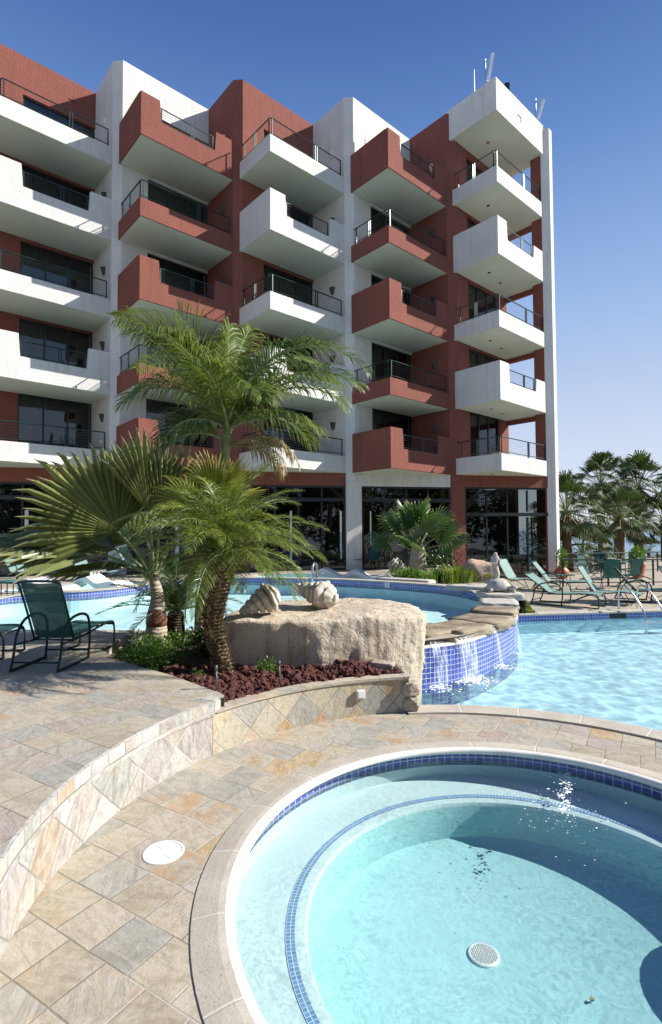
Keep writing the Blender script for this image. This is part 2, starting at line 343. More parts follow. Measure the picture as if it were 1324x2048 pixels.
M['tabletop'] = plain('teal_tabletop', (.05, .16, .15), .4)

# ------------------------------------------------------------------ mesh helpers
class MB:
    def __init__(s): s.v = []; s.f = []; s.mi = []; s.uv = []; s.tone = []; s.tip = []; s.cur = 0; s.ct = .5
    def add(s, verts, faces, uvs=None, tips=None):
        b = len(s.v); s.v += [V(x) for x in verts]; s.tip += (tips or [0.0] * len(verts))
        for i, f in enumerate(faces):
            s.f.append([b + j for j in f]); s.mi.append(s.cur); s.tone.append(s.ct)
            s.uv.append(uvs[i] if uvs else [(0, 0)] * len(f))
        return s
    def box(s, c, d, X=(1, 0, 0), Y=(0, 1, 0), Z=(0, 0, 1)):
        c = V(c); X = V(X) * d[0] / 2; Y = V(Y) * d[1] / 2; Z = V(Z) * d[2] / 2
        vs = [c + X * a + Y * b + Z * e for e in (-1, 1) for a, b in ((-1, -1), (1, -1), (1, 1), (-1, 1))]
        return s.add(vs, [(3, 2, 1, 0), (4, 5, 6, 7), (0, 1, 5, 4), (1, 2, 6, 5), (2, 3, 7, 6), (3, 0, 4, 7)])
    def prism(s, poly, z0, z1, top=None, mats=None):
        n = len(poly); vs = [V((p[0], p[1], z0)) for p in poly] + [V((p[0], p[1], z1)) for p in poly]
        s.add(vs, [tuple(reversed(range(n))), tuple(range(n, 2 * n))])
        for i in range(n):
            j = (i + 1) % n; c = s.cur
            if mats and mats.get(i) is not None: s.cur = mats[i]
            s.add([vs[i], vs[j], vs[n + j], vs[n + i]], [(0, 1, 2, 3)]); s.cur = c
        return s
    def extr(s, pts, d):
        """polygon of 3d points pushed along d"""
        n = len(pts); a = [V(p) for p in pts]; b = [p + V(d) for p in a]
        s.add(a + b, [tuple(reversed(range(n))), tuple(range(n, 2 * n))] + [(i, (i + 1) % n, n + (i + 1) % n, n + i) for i in range(n)]); return s
    def tube(s, pts, r, n=8, cap=True, rs=None):
        pts = [V(p) for p in pts]; rings = []; prev = None
        for i, p in enumerate(pts):
            tg = (pts[min(i + 1, len(pts) - 1)] - pts[max(i - 1, 0)]).normalized()
            if prev is None:
                a = tg.orthogonal().normalized()
            else:
                a = (prev - tg * prev.dot(tg))
                a = a.normalized() if a.length > 1e-5 else tg.orthogonal().normalized()
            prev = a; b = tg.cross(a); rr = rs[i] if rs else r
            rings.append([p + (a * math.cos(2 * math.pi * k / n) + b * math.sin(2 * math.pi * k / n)) * rr for k in range(n)])
        vs = [q for rg in rings for q in rg]; fs = []
        for i in range(len(pts) - 1):
            for k in range(n):
                k2 = (k + 1) % n; fs.append((i * n + k, i * n + k2, (i + 1) * n + k2, (i + 1) * n + k))
        if cap: fs += [tuple(reversed(range(n))), tuple(range((len(pts) - 1) * n, len(pts) * n))]
        return s.add(vs, fs)
    def lathe(s, prof, c=(0, 0, 0), n=20, jit=0.0):
        c = V(c); vs = []; fs = []
        for (r, z) in prof:
            for k in range(n):
                a = 2 * math.pi * k / n; q = 1 + random.uniform(-jit, jit)
                vs.append(c + V((r * q * math.cos(a), r * q * math.sin(a), z)))
        for i in range(len(prof) - 1):
            for k in range(n):
                k2 = (k + 1) % n; fs.append((i * n + k, i * n + k2, (i + 1) * n + k2, (i + 1) * n + k))
        fs += [tuple(reversed(range(n))), tuple(range((len(prof) - 1) * n, len(prof) * n))]
        return s.add(vs, fs)
    def strip(s, pts, z0, z1, u_0=0.0, flip=False, zoff=0.0):
        """vertical band along a path, UV in metres"""
        u = u_0
        for i in range(len(pts) - 1):
            a, b = pts[i], pts[i + 1]; d = math.hypot(b[0] - a[0], b[1] - a[1])
            q = [V((a[0], a[1], z0)), V((b[0], b[1], z0)), V((b[0], b[1], z1)), V((a[0], a[1], z1))]
            uvq = [(u, z0 - zoff), (u + d, z0 - zoff), (u + d, z1 - zoff), (u, z1 - zoff)]; u += d
            s.add(q, [(3, 2, 1, 0)] if flip else [(0, 1, 2, 3)], [list(reversed(uvq)) if flip else uvq])
        return s
    def loft(s, rows, closed=False, uvw=True):
        """rows = list of rows of points (same count) lofted, UV in metres along the rows"""
        n = len(rows[0])
        for i in range(len(rows) - 1):
            u = 0.0
            for k in range(n - 1 + (1 if closed else 0)):
                k2 = (k + 1) % n; a, b, c, d = V(rows[i][k]), V(rows[i][k2]), V(rows[i + 1][k2]), V(rows[i + 1][k])
                du = (V(rows[0][k2]) - V(rows[0][k])).length
                s.add([a, b, c, d], [(0, 1, 2, 3)], [[(u, i * .1), (u + du, i * .1), (u + du, i * .1 + .1), (u, i * .1 + .1)]]); u += du
        return s
    def flat(s, outer, z, holes=(), flip=False):
        loops = [[V((p[0], p[1], 0)) for p in outer]] + [[V((p[0], p[1], 0)) for p in h] for h in holes]
        pts = [p for l in loops for p in l]; tr = geometry.tessellate_polygon(loops)
        vs = [V((p.x, p.y, z)) for p in pts]; fs = []
        for a, b, c in tr:
            nrm = (vs[b] - vs[a]).cross(vs[c] - vs[a]).z
            if abs(nrm) < 1e-9: continue
            if (nrm < 0) != flip: a, b, c = c, b, a
            fs.append((a, b, c))
        return s.add(vs, fs, [[(vs[j].x, vs[j].y) for j in f] for f in fs])
    def build(s, name, mats, parent=None, smooth=False, weld=True, bevel=0.0):
        me = bpy.data.meshes.new(name); me.from_pydata([tuple(p) for p in s.v], [], s.f)
        for mt in (mats if isinstance(mats, (list, tuple)) else [mats]): me.materials.append(mt)
        me.polygons.foreach_set('material_index', s.mi)
        ul = me.uv_layers.new(name='UVMap')
        ul.data.foreach_set('uv', [x for f in s.uv for p in f for x in p])
        ta = me.attributes.new('tone', 'FLOAT', 'FACE'); ta.data.foreach_set('value', s.tone)
        tp = me.attributes.new('tip', 'FLOAT', 'POINT'); tp.data.foreach_set('value', s.tip)
        if weld:
            bm = bmesh.new(); bm.from_mesh(me); bmesh.ops.remove_doubles(bm, verts=bm.verts, dist=1e-4)
            if bevel: bmesh.ops.bevel(bm, geom=[e for e in bm.edges if len(e.link_faces) == 2 and e.calc_face_angle(0) > .6], offset=bevel, segments=2, affect='EDGES', clamp_overlap=True)
            bm.to_mesh(me); bm.free()
        if smooth:
            me.polygons.foreach_set('use_smooth', [True] * len(me.polygons))
            if smooth != True: me.set_sharp_from_angle(angle=smooth)
        me.update()
        o = bpy.data.objects.new(name, me); COL.objects.link(o)
        if parent is not None:
            o.parent = parent
            top = parent
            M0 = Matrix.Identity(4)
            chain = []
            while top is not None: chain.append(top); top = top.parent
            for q in reversed(chain): M0 = M0 @ q.matrix_parent_inverse @ q.matrix_basis
            if any(abs(M0[i][j] - (1 if i == j else 0)) > 1e-9 for i in range(4) for j in range(4)): o.matrix_parent_inverse = M0.inverted()
        return o
def tag(o, label, cat, group=None, kind=None):
    if label: o['label'] = label
    if cat: o['category'] = cat
    if group: o['group'] = group
    if kind: o['kind'] = kind
    return o
def thing(name, label, cat, loc=(0, 0, 0), rz=0.0, group=None):
    o = bpy.data.objects.new(name, None); COL.objects.link(o); o.location = loc; o.rotation_euler = (0, 0, rz)
    o.empty_display_size = .2
    return tag(o, label, cat, group)
def struct(o): o['kind'] = 'structure'; return o
def dup(root, loc, rz, label=None, group=None, scale=None, mats=None):
    r = root.copy(); COL.objects.link(r); r.location = loc; r.rotation_euler = (0, 0, rz)
    if scale: r.scale = (scale,) * 3
    if label: r['label'] = label
    if group: r['group'] = group
    for ch in root.children:
        c = ch.copy(); COL.objects.link(c); c.parent = r
        for g in ch.children:
            d = g.copy(); COL.objects.link(d); d.parent = c
    return r
def smooth_curve(pts, n=8, closed=False):
    """Catmull-Rom through 2d/3d points"""
    P = [V(p) for p in pts]; out = []; N = len(P)
    rng = range(N if closed else N - 1)
    for i in rng:
        p0 = P[(i - 1) % N] if closed else P[max(i - 1, 0)]; p1 = P[i]; p2 = P[(i + 1) % N]
        p3 = P[(i + 2) % N] if closed else P[min(i + 2, N - 1)]
        for k in range(n):
            t_ = k / n
            out.append(.5 * ((2 * p1) + (p2 - p0) * t_ + (2 * p0 - 5 * p1 + 4 * p2 - p3) * t_ ** 2 + (-p0 + 3 * p1 - 3 * p2 + p3) * t_ ** 3))
    if not closed: out.append(P[-1])
    return out
def rockmesh(dim, seed=0, sub=3, amp=.12, fq=1.6, boxy=.5, rot=0.0, flat=None):
    """irregular stone: a rounded block roughened with noise"""
    bm = bmesh.new(); bmesh.ops.create_cube(bm, size=2); bmesh.ops.subdivide_edges(bm, edges=bm.edges, cuts=2 ** sub - 1, use_grid_fill=True)
    mb = MB(); off = V((seed * 7.3, seed * 3.1, seed * 1.7)); vs = []
    for v in bm.verts:
        p = v.co.copy(); sph = p.normalized(); q = p * boxy + sph * (1 - boxy) * 1.15
        q += sph * (noise.fractal(p * fq + off, .8, 2.1, 5) * amp)
        q = V((q.x * dim[0] / 2, q.y * dim[1] / 2, q.z * dim[2] / 2))
        vs.append(Matrix.Rotation(rot, 3, 'Z') @ q)
    fs = [[v.index for v in f.verts] for f in bm.faces]; bm.free(); mb.add(vs, fs); return mb

# ================================================================== THE HOTEL
AN = .8447; bu = V((math.sin(AN), math.cos(AN), 0)); bw = V((-math.cos(AN), math.sin(AN), 0))
BL, BW = 4.0272, 2.3489
Q = [V((-12.8955, 19.2297, 0)) + (bu * BL - bw * BW) * k for k in range(-1, 7)]
def q(k): return Q[k + 1]
bp = (bu * BL - bw * BW).normalized(); bn = V((-bp.y, bp.x, 0))        # along the front and into the house
def BP(k, a, b, z=0.0): p = q(k) + bu * a + bw * b; return V((p.x, p.y, z))
LV = [4.475 + 3.0035 * j + c for j, c in enumerate([.07, -.05, -.04, .0, .02, -.02])]
ZR = 20.72
CL = ['red', 'white', 'red', 'white', 'red']                           # wall colour of each bay
CB = ['white', 'red', 'white', 'red', 'white']                         # balcony colour of each bay
hotel = thing('hotel_building', 'stepped six storey hotel with red and white stucco balconies and glass ground floor', 'building', (0, 22, 0))
Z3 = V((0, 0, 1))

def wall_piece(k, a0, a1, b0, b1, z0, z1, mb):
    pts = [BP(k, a0, b0), BP(k, a1, b0), BP(k, a1, b1), BP(k, a0, b1)]
    mb.prism([(p.x, p.y) for p in pts], z0, z1)

for k in range(5):
    col = CL[k]; mb = MB(); E = (k == 4)
    d0, d1, uend = (1.32, BL, BL) if not E else (1.15, 3.62, 4.42)
    # pier with its chamfered corner, up to the parapet
    pier = [BP(k, 0, .28), BP(k, .28, 0), BP(k, .5, 0), BP(k, .5, .25), BP(k, .25, .25), BP(k, .25, BW + .1), BP(k, 0, BW + .1)]
    if k == 0: pier = [BP(k, .0, .28), BP(k, .28, 0), BP(k, .5, 0), BP(k, .5, 2.0), BP(k, 0, 2.0)]
    mb.prism([(p.x, p.y) for p in pier], 4.2, ZR)
    wall_piece(k, .5, d0, 0, .25, 4.4, ZR, mb)
    if E: wall_piece(k, d1, uend, 0, .3, 4.4, 19.5, mb)
    for j in range(5):
        fl = LV[j] + .3; head = fl + (2.62 if j < 4 else 2.36)
        nf = LV[j + 1] + .3 if j < 4 else (ZR if not E else 19.5)
        wall_piece(k, d0, d1, 0, .25, head, nf, mb)
        if j == 0: wall_piece(k, d0, d1, 0, .25, 4.4, fl, mb)
    mb.build('wall', M[col], hotel)
    # doors, their frames and the curtains behind
    for j in range(5):
        fl = LV[j] + .3; head = fl + (2.62 if j < 4 else 2.36); wdt = d1 - d0
        fr = MB(); c = lambda a, b, z: BP(k, a, b, z)
        fr.box(c((d0 + d1) / 2, .12, head - .03), (wdt - .02, .06, .06), bu, bw); fr.box(c((d0 + d1) / 2, .12, fl + .03), (wdt - .02, .06, .06), bu, bw)
        for i in range(4):
            fr.box(c(d0 + .035 + (wdt - .07) * i / 3, .12, (fl + head) / 2), (.06, .07, head - fl - .13), bu, bw)
        wo = fr.build('balcony_door', M['black'], hotel)
        g = MB(); a, b = c(d0 + .02, .12, fl + .04), c(d1 - .02, .12, fl + .04); zt = V((0, 0, head - fl - .08))
        g.add([a, b, b + zt, a + zt], [(0, 1, 2, 3)]); g.build('glass_pane', M['glass'], wo)
        cu = MB(); pts = []; na = 46; side = random.random() < .35
        r0_, r1_ = (d0 + .05, d0 + wdt * random.uniform(.36, .62))
        for i in range(na): pts.append(c(r0_ + (r1_ - r0_) * i / (na - 1), .42 + .035 * math.sin(i * 1.5) , 0))
        cu.strip([(p.x, p.y) for p in pts], fl + .02, head - .02); cu.build('curtain', M['curtain'], wo, smooth=True)
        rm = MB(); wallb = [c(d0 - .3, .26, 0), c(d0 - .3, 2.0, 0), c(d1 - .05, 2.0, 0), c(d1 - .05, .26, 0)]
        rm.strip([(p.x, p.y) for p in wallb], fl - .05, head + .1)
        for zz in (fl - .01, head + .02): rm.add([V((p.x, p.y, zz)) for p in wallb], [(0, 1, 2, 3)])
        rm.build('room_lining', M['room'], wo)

# free corner column of the tower, its inner face red
cp = MB(); P5 = [BP(5, 0, .28), BP(5, .28, 0), BP(5, .56, 0), BP(5, .56, .78), BP(5, 0, .78)]
cp.prism([(p.x, p.y) for p in P5], -.05, ZR + .02, mats={4: 1, 3: 1}); cp.build('column', [M['white'], M['red']], hotel)
# flat roofs behind the parapets, rear of the house
rb = MB()
rear = [BP(0, .3, .2), *[x for k in range(0, 4) for x in (BP(k, .3, .2), BP(k, BL + .1, .2))], BP(4, .3, .2), BP(4, 4.3, .2)]
far_r = BP(4, 4.3, .25) + bn * 0.5
poly = [(p.x, p.y) for p in rear[1:]] + [((far_r + bn * 9).x, (far_r + bn * 9).y), ((BP(0, .3, .2) + bn * 12).x, (BP(0, .3, .2) + bn * 12).y)]
rb.prism(poly, 19.9, 20.1); rb.build('roof', M['soffit'], hotel)
bkw = MB(); a = BP(4, 4.3, .32); b = BP(0, .3, .2); 
bkw.prism([(p.x, p.y) for p in (b + bn * 11, a + bn * 5, a + bn * 5.3, b + bn * 11.3)], 4.4, 19.9)
bkw.prism([(p.x, p.y) for p in (a + bn * .02, a + bp * .25 + bn * .02, a + bp * .25 + bn * 5.3, a + bn * 5.3)], 4.4, 19.9)
bkw.build('rear_wall', M['white'], hotel)

# ---- balconies
def balcony(k, j, notch):
    E = (k == 4); z = LV[j]
    a0 = .18 if not E else .166; b0 = -2.066 if not E else -2.095
    a1 = BL + .13 if not E else a0 + 3.987 + .03
    col = M[CB[k]]; T = .15; mb = MB()
    H = 1.63 if notch else .70
    # floor slab, inside the parapets
    wall_piece(k, a0 + T, a1 - (.0 if not E else .02), b0 + T, -.005 if not E else -.02, z + .004, z + .3, mb)
    if E: wall_piece(k, a1 - .02, 4.40, -1.55, -.02, z + .004, z + .3, mb)
    # left parapet
    wall_piece(k, a0, a0 + T, b0 + T, .08 if not E else .10, z, z + H, mb)
    # front parapet, with a notch for the railing in the high ones
    if notch:
        n0, n1 = a0 + .73, a0 + (3.03 if E else 3.06); nb = z + .83
        prof = [(a0, z), (a1, z), (a1, z + H), (n1 + .0, z + H), (n1 - .06, nb), (n0 + .06, nb), (n0, z + H), (a0, z + H)]
        if E: prof[2] = (a1, z + 1.42); prof[3] = (n1, z + 1.42)
    else: prof = [(a0, z), (a1, z), (a1, z + H), (a0, z + H)]
    mb.extr([BP(k, a, b0, zz) for a, zz in prof], bw * T)
    o = mb.build('balcony', col, hotel, bevel=.012)
    sf = MB(); sa1 = a1 - .02 if not E else 4.38
    pts = [BP(k, a0 + .035, b0 + .035), BP(k, (a1 - .02), b0 + .035)] + ([BP(k, a1 - .02, -1.55), BP(k, 4.38, -1.55)] if E else []) + [BP(k, sa1, -.01), BP(k, a0 + .035, -.01)]
    sf.prism([(p.x, p.y) for p in pts], z - .006, z + .003); sf.build('soffit', M['soffit'], o)
    if E:
        bm_ = MB(); wall_piece(k, 4.24, 4.41, -1.56, -.0, z - .22, z - .008, bm_); bm_.build('beam', M['red'], o)
        for (da, db) in ((1.35, -.95), (2.6, -.75)):
            dl = MB(); dl.lathe([(.045, -.012), (.07, -.012), (.075, 0)], BP(k, da, db, z - .007), 12); dl.build('downlight', M['black'], o)
    # railing
    rl = MB(); top = z + 1.40; off = .075
    def post(a, b, zb, zt): rl.box(BP(k, a, b, (zb + zt) / 2), (.035, .035, zt - zb), bu, bw)
    def rail(p, q_, zz, r=.024): rl.tube([BP(k, *p, zz), BP(k, *q_, zz)], r, 6)
    if notch:
        s, e = a0 + .79, a0 + (2.96 if E else 2.99); bb = b0 + off; lo = z + .90
        rail((s, bb), (e, bb), top); rail((s, bb), (e, bb), lo, .018)
        for pa in (s + .03, (s + e) / 2 + .15, (s + e) / 2 + .24, e - .03): post(pa, bb, z + .80, top)
        rl.cur = 1
        for i in range(4): rail((s, bb), (e, bb), lo + (top - lo) * (i + 1) / 5, .004)
    else:
        s, e = a0 + off, (BL - .0 if not E else a0 + 3.96); bb = b0 + off; lo = z + .80; be = .0 if not E else .1
        for zz, r_ in ((top, .024), (lo, .018)):
            rl.tube([BP(k, s, be - .02, zz), BP(k, s, bb + .09, zz), BP(k, s + .03, bb + .03, zz), BP(k, s + .09, bb, zz), BP(k, e - .12, bb, zz)], r_, 6)
        for (pa, pb) in ((s, -.18), (s, bb * .45), (s, bb * .45 - .09), (s, bb + .1), (s + .09, bb), (a0 + 2.3, bb), (a0 + 2.4, bb), (e - .15, bb)): post(pa, pb, z + .66, top)
        rl.cur = 1
        for i in range(5):
            zz = lo + (top - lo) * (i + 1) / 6
            rl.tube([BP(k, s, be - .02, zz), BP(k, s, bb + .1, zz), BP(k, s + .09, bb, zz), BP(k, e - .12, bb, zz)], .004, 4)
    rl.build('railing', [M['metal'], M['cable']], o)
for k in range(5):
    for j in range(5):
        notch = (j % 2 == 1) if k in (0, 2, 4) else (j % 2 == 0)
        balcony(k, j, notch)
# roof box over the tower's top balcony
mb = MB(); z = LV[5]
wall_piece(4, .10, 4.16, -2.16, .35, z, 20.9, mb); wall_piece(4, 4.16, 4.45, -1.55, .35, z, 20.6, mb)
tb = mb.build('roof_canopy', M['white'], hotel, bevel=.015)
sf = MB(); wall_piece(4, .14, 4.12, -2.12, -.02, z - .006, z - .001, sf); wall_piece(4, 4.12, 4.41, -1.53, -.02, z - .006, z - .001, sf); sf.build('soffit', M['soffit'], tb)
dl = MB()
dl.lathe([(.05, -.012), (.08, -.012), (.085, 0)], BP(4, 1.5, -.9, z - .007), 12); dl.build('downlight', M['terracotta'], tb)
# sconces on the side walls
for k in range(1, 5):
    for j in range(5):
        c = BP(k, 0, 1.05, LV[j] + .3 + 1.78) - bu * .002
        sc = MB(); n = 10; prof = [(.05, -.16), (.085, -.10), (.12, .02), (.15, .14), (.155, .15), (.14, .15)]
        vs = []; fs = []
        for (r_, zz) in prof:
            for i in range(n + 1):
                a_ = math.pi * i / n; vs.append(c + bw * (r_ * math.cos(a_)) - bu * (r_ * math.sin(a_)) + V((0, 0, zz)))
        for a_ in range(len(prof) - 1):
            for i in range(n): fs.append((a_ * (n + 1) + i, a_ * (n + 1) + i + 1, (a_ + 1) * (n + 1) + i + 1, (a_ + 1) * (n + 1) + i))
        sc.add(vs, fs); sc.build('wall_lamp', M['curtain'] if j < 4 else M['cushion'], hotel, smooth=True)  # top row coloured paler to stand for sun on the lamps
# little scupper slots high on the walls
for k, a_, zz in ((0, 3.1, 19.9), (2, 3.0, 19.75)):
    sc = MB(); sc.box(BP(k, a_, -.012, zz), (.26, .03, .03), bu, bw); sc.box(BP(k, a_ + .13, -.012, zz - .11), (.03, .03, .25), bu, bw); sc.build('scupper', M['red'], hotel)
sc = MB(); sc.box(BP(4, 2.0, -2.172, 20.2), (.26, .03, .03), bu, bw); sc.box(BP(4, 2.13, -2.172, 20.09), (.03, .03, .25), bu, bw); sc.build('scupper', M['white'], tb)

# ---- ground floor: header band, glazing between the piers
GF = [(0, 'red', 0), (1, 'white', 0), (2, 'red', 0), (3, 'white', 0), (4, 'red', 1)]
for k, hc, tw in GF:
    A = BP(k, .14, .14); LEN = (BL * bu - BW * bw).length
    def G(a, d, z=0.0): p = A + bp * a + bn * d; return V((p.x, p.y, z))
    # pier at the left end of the bay
    pw = .68 if k else .6
    pr_ = MB(); pr_.prism([(p.x, p.y) for p in (G(-.2, .02), G(pw - .2, .02), G(pw - .2, .62), G(-.2, .62))], -.05, 4.5); pr_.build('pier', M[CL[k]], hotel, bevel=.02)
    g0, g1 = pw - .2, LEN - .2 if not tw else LEN - .12
    zh = 4.0 if not tw else 4.02
    hb = MB(); hb.prism([(p.x, p.y) for p in (G(g0, .04), G(g1, .04), G(g1, .34), G(g0, .34))], zh, 4.54); hb.build('header', M[hc], hotel)
    # floor of the storey above, seen from below inside the step
    sl = MB(); sl.prism([(p.x, p.y) for p in (G(-.2, .36), BP(k, .4, .26), BP(k, BL + .3, .26), G(LEN, .36))], 4.38, 4.5); sl.build('ceiling_slab', M['soffit'], hotel)
    zt = 3.42 if not tw else 2.82; zb = .5 if not tw else .02
    fr = MB(); D = .12; nd = 4
    for zz, hh, dd in ((zh - .04, .08, .10), (zt, .15, .16), (zb + .04, .08, .10)): fr.box(G((g0 + g1) / 2, D, zz), (g1 - g0 - .01, dd, hh), bp, bn)
    nm = 4 if not tw else 4
    xs = [g0 + .04 + (g1 - g0 - .08) * i / nm for i in range(nm + 1)]
    for x in xs: fr.box(G(x, D, (zt + zh) / 2), (.06, .09, zh - zt - .24), bp, bn)
    xs2 = [g0 + .04 + (g1 - g0 - .08) * i / 4 for i in range(5)]
    for i, x in enumerate(xs2): fr.box(G(x, D, (zt + zb) / 2), (.07, .09, zt - zb - .24), bp, bn); fr.box(G(x + .24, D + .05, (zt + zb) / 2), (.035, .05, zt - zb - .24), bp, bn) if (tw and i < 4) else None
    if tw: fr.cur = 1; fr.box(G((g0 + g1) / 2, D + .06, .95), (g1 - g0 - .1, .012, .16), bp, bn)
    fo = fr.build('storefront_window', [M['black'], M['whitep']], hotel)
    gm = MB()
    for (z0, z1) in ((zb + .08, zt - .07), (zt + .07, zh - .08)):
        a, b = G(g0 + .01, D, z0), G(g1 - .01, D, z0); up = V((0, 0, z1 - z0)); gm.add([a, b, b + up, a + up], [(0, 1, 2, 3)])
    gm.build('glass_pane', M['glass2'], fo)
# lobby behind the glass: floor, rear wall with openings, columns
A = BP(0, .14, .14); T_ = (BL * bu - BW * bw).length
def G(a, d, z=0.0): p = A + bp * a + bn * d; return V((p.x, p.y, z))
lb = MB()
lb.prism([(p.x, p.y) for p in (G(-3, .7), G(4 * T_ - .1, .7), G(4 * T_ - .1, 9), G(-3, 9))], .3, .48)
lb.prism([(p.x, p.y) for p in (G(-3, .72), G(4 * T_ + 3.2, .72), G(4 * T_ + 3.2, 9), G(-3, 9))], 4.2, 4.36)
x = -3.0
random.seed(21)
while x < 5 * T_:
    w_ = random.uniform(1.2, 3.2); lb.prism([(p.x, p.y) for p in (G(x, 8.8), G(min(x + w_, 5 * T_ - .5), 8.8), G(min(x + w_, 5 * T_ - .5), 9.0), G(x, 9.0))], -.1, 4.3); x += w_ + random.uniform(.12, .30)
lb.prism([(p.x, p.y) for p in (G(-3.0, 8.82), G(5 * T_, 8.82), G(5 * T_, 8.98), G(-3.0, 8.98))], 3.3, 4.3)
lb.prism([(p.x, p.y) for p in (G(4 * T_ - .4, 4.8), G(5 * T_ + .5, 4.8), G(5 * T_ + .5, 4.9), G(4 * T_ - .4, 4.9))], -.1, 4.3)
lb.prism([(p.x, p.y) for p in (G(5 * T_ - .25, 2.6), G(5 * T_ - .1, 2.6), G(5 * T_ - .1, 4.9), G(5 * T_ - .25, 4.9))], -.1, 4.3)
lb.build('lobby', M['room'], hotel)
lc = MB()
for i in range(1, 10): 
    p = G(i * 2.45, 3.8 + (i % 2) * 1.2); lc.prism([(p.x, p.y), (p.x + .45, p.y + .08), (p.x + .4, p.y + .5), (p.x - .05, p.y + .42)], -.05, 4.25)
lc.build('lobby_columns', M['rock'], hotel)
p = G(4 * T_ - .1, 0)

# ---- aerials on the tower roof
def aerial(px, py, D, kind, label):
    p = atY(px, py, D); r = thing('antenna', label, 'antenna', p, 0, 'aerials on the tower roof')
    m1 = MB()
    if kind == 'whip': m1.tube([p - V((0, 0, .6)), p + V((0, 0, 1.05))], .018, 6, rs=[.022, .012]); m1.build('mast', M['whitep'], r); return
    if kind == 'box':
        m1.tube([p + V((-.08, 0, -.6)), p + V((-.08, 0, .35))], .012, 5); m1.tube([p + V((.04, .1, -.6)), p + V((.04, .1, .42))], .01, 5); m1.build('mast', M['steel'], r)
        m2 = MB(); m2.box(p + V((0, 0, .05)), (.2, .14, .42)); m2.build('panel', M['black'], r, bevel=.01); return
    m1.tube([p + V((0, 0, -.6)), p + V((0, 0, 1.0))], .025, 6); m1.tube([p + V((0, 0, .92)), p + V((.32 if kind == 'panel2' else .18, -.02, .94))], .015, 5); m1.tube([p + V((0, 0, .05)), p + V((.1, -.02, .05))], .015, 5)
    m1.build('mast', M['steel'], r)
    m2 = MB(); tl = .30 if kind == 'panel2' else .22
    ax = V((tl, -.03, 1.0 if kind == 'panel2' else 1.25)).normalized(); sx_ = V((1, 0, 0)); sx_ = (sx_ - ax * sx_.dot(ax)).normalized()
    hgt = .95 if kind == 'panel2' else 1.25
    m2.box(p + V((.1, -.03, .0)) + ax * hgt / 2, (.13, .09, hgt), sx_, ax.cross(sx_), ax); m2.build('panel', M['whitep'], r, bevel=.015)
aerial(949, 185, 22.9, 'whip', 'thin white whip aerial at the left end of the roof canopy')
aerial(971, 163, 22.5, 'panel', 'tall tilted white panel antenna over the corner of the roof canopy')
aerial(1014, 178, 23.2, 'box', 'small dark box aerial behind the roof canopy')
aerial(1072, 238, 24.6, 'panel2', 'white tilted panel antenna on two arms beside the corner column')

# ================================================================== GROUND, POOLS AND DECKS
SX, SY = 1.25, 3.33; ZW = -.13; DK = .5; UW = .43
def pol(r, deg): return (SX + r * math.cos(R(deg)), SY + r * math.sin(R(deg)))
def arc(r, a0, a1, n): return [pol(r, a0 + (a1 - a0) * i / n) for i in range(n + 1)]
RW = 2.965                                                              # riser wall
AE = 97.0                                                               # where the riser wall ends at the pool
# upper pool outline (water side of the rim)
UP = [(-7.9, 11.6), (-7.95, 12.7), (-7.3, 13.35), (-6.4, 13.6), (-5.6, 14.5), (-5.1, 15.9), (-4.2, 17.0), (-3.0, 17.35), (-1.6, 17.2), (0.0, 16.75), (1.1, 16.15), (2.0, 15.5),
      (2.85, 14.75), (3.38, 13.8), (3.55, 12.9), (3.50, 12.0), (3.15, 10.95), (2.55, 9.95), (1.9, 9.4), (1.3, 9.05), (.4, 8.95), (-.8, 9.0), (-2.0, 8.85), (-3.0, 8.72), (-4.2, 8.8), (-5.6, 8.85), (-6.8, 9.4), (-7.6, 10.4)]
UPC = [(p.x, p.y) for p in smooth_curve([(a, b, 0) for a, b in UP], 5, True)]
# tiled overflow wall
TWp = [(.75, 7.60), (1.25, 7.80), (1.9, 8.12), (2.5, 8.72), (3.05, 9.45), (3.5, 10.2), (3.83, 11.05), (4.05, 11.9), (4.3, 12.7), (4.70, 13.46)]
TW = [(p.x, p.y) for p in smooth_curve([(a, b, 0) for a, b in TWp], 6)]
FARL = [(4.70, 13.46), (8.67, 14.05), (20, 15.7)]
# wading pool behind the upper pool
WD1 = [(-1.9, 18.0), (.6, 17.45), (1.5, 17.0), (2.0, 17.5), (1.7, 18.5), (.3, 19.5), (-1.3, 20.1), (-2.6, 19.6), (-2.7, 18.6)]
WD2 = [(-8.9, 14.3), (-6.9, 14.3), (-6.0, 15.3), (-5.8, 16.8), (-6.9, 17.5), (-8.3, 16.3), (-9.0, 15.3)]
WD = [[(p.x, p.y) for p in smooth_curve([(a, b, 0) for a, b in w_], 4, True)] for w_ in (WD1, WD2)]
# boundary of the raised terrace: riser arc (towards and behind the camera), planter edge, round the garden
PLE = [(-1.04, 5.22), (-1.12, 5.36), (-1.43, 5.67), (-1.82, 6.05), (-2.3, 6.42), (-2.85, 6.9), (-3.15, 7.6), (-3.2, 8.35), (-3.0, 8.50)]
terr = [pol(RW, a) for a in range(320, 141, -4)] + PLE + [(-2.0, 8.6), (0, 8.72), (.9, 8.4), (.75, 7.62)] + TW[1:] + [(4.9, 13.6), (5.15, 15.5), (5.5, 18), (5.75, 22.4), (6.0, 25), (-30, 25), (-30, -12), (4, -12)]
d = MB(); d.flat(terr, DK, [UPC] + WD)
d.strip([(4.9, 13.5), (5.15, 15.5), (5.5, 18), (5.75, 22.4), (6.0, 25)], -.1, DK, flip=False)
struct(d.build('upper_deck', M['deck'], weld=False))
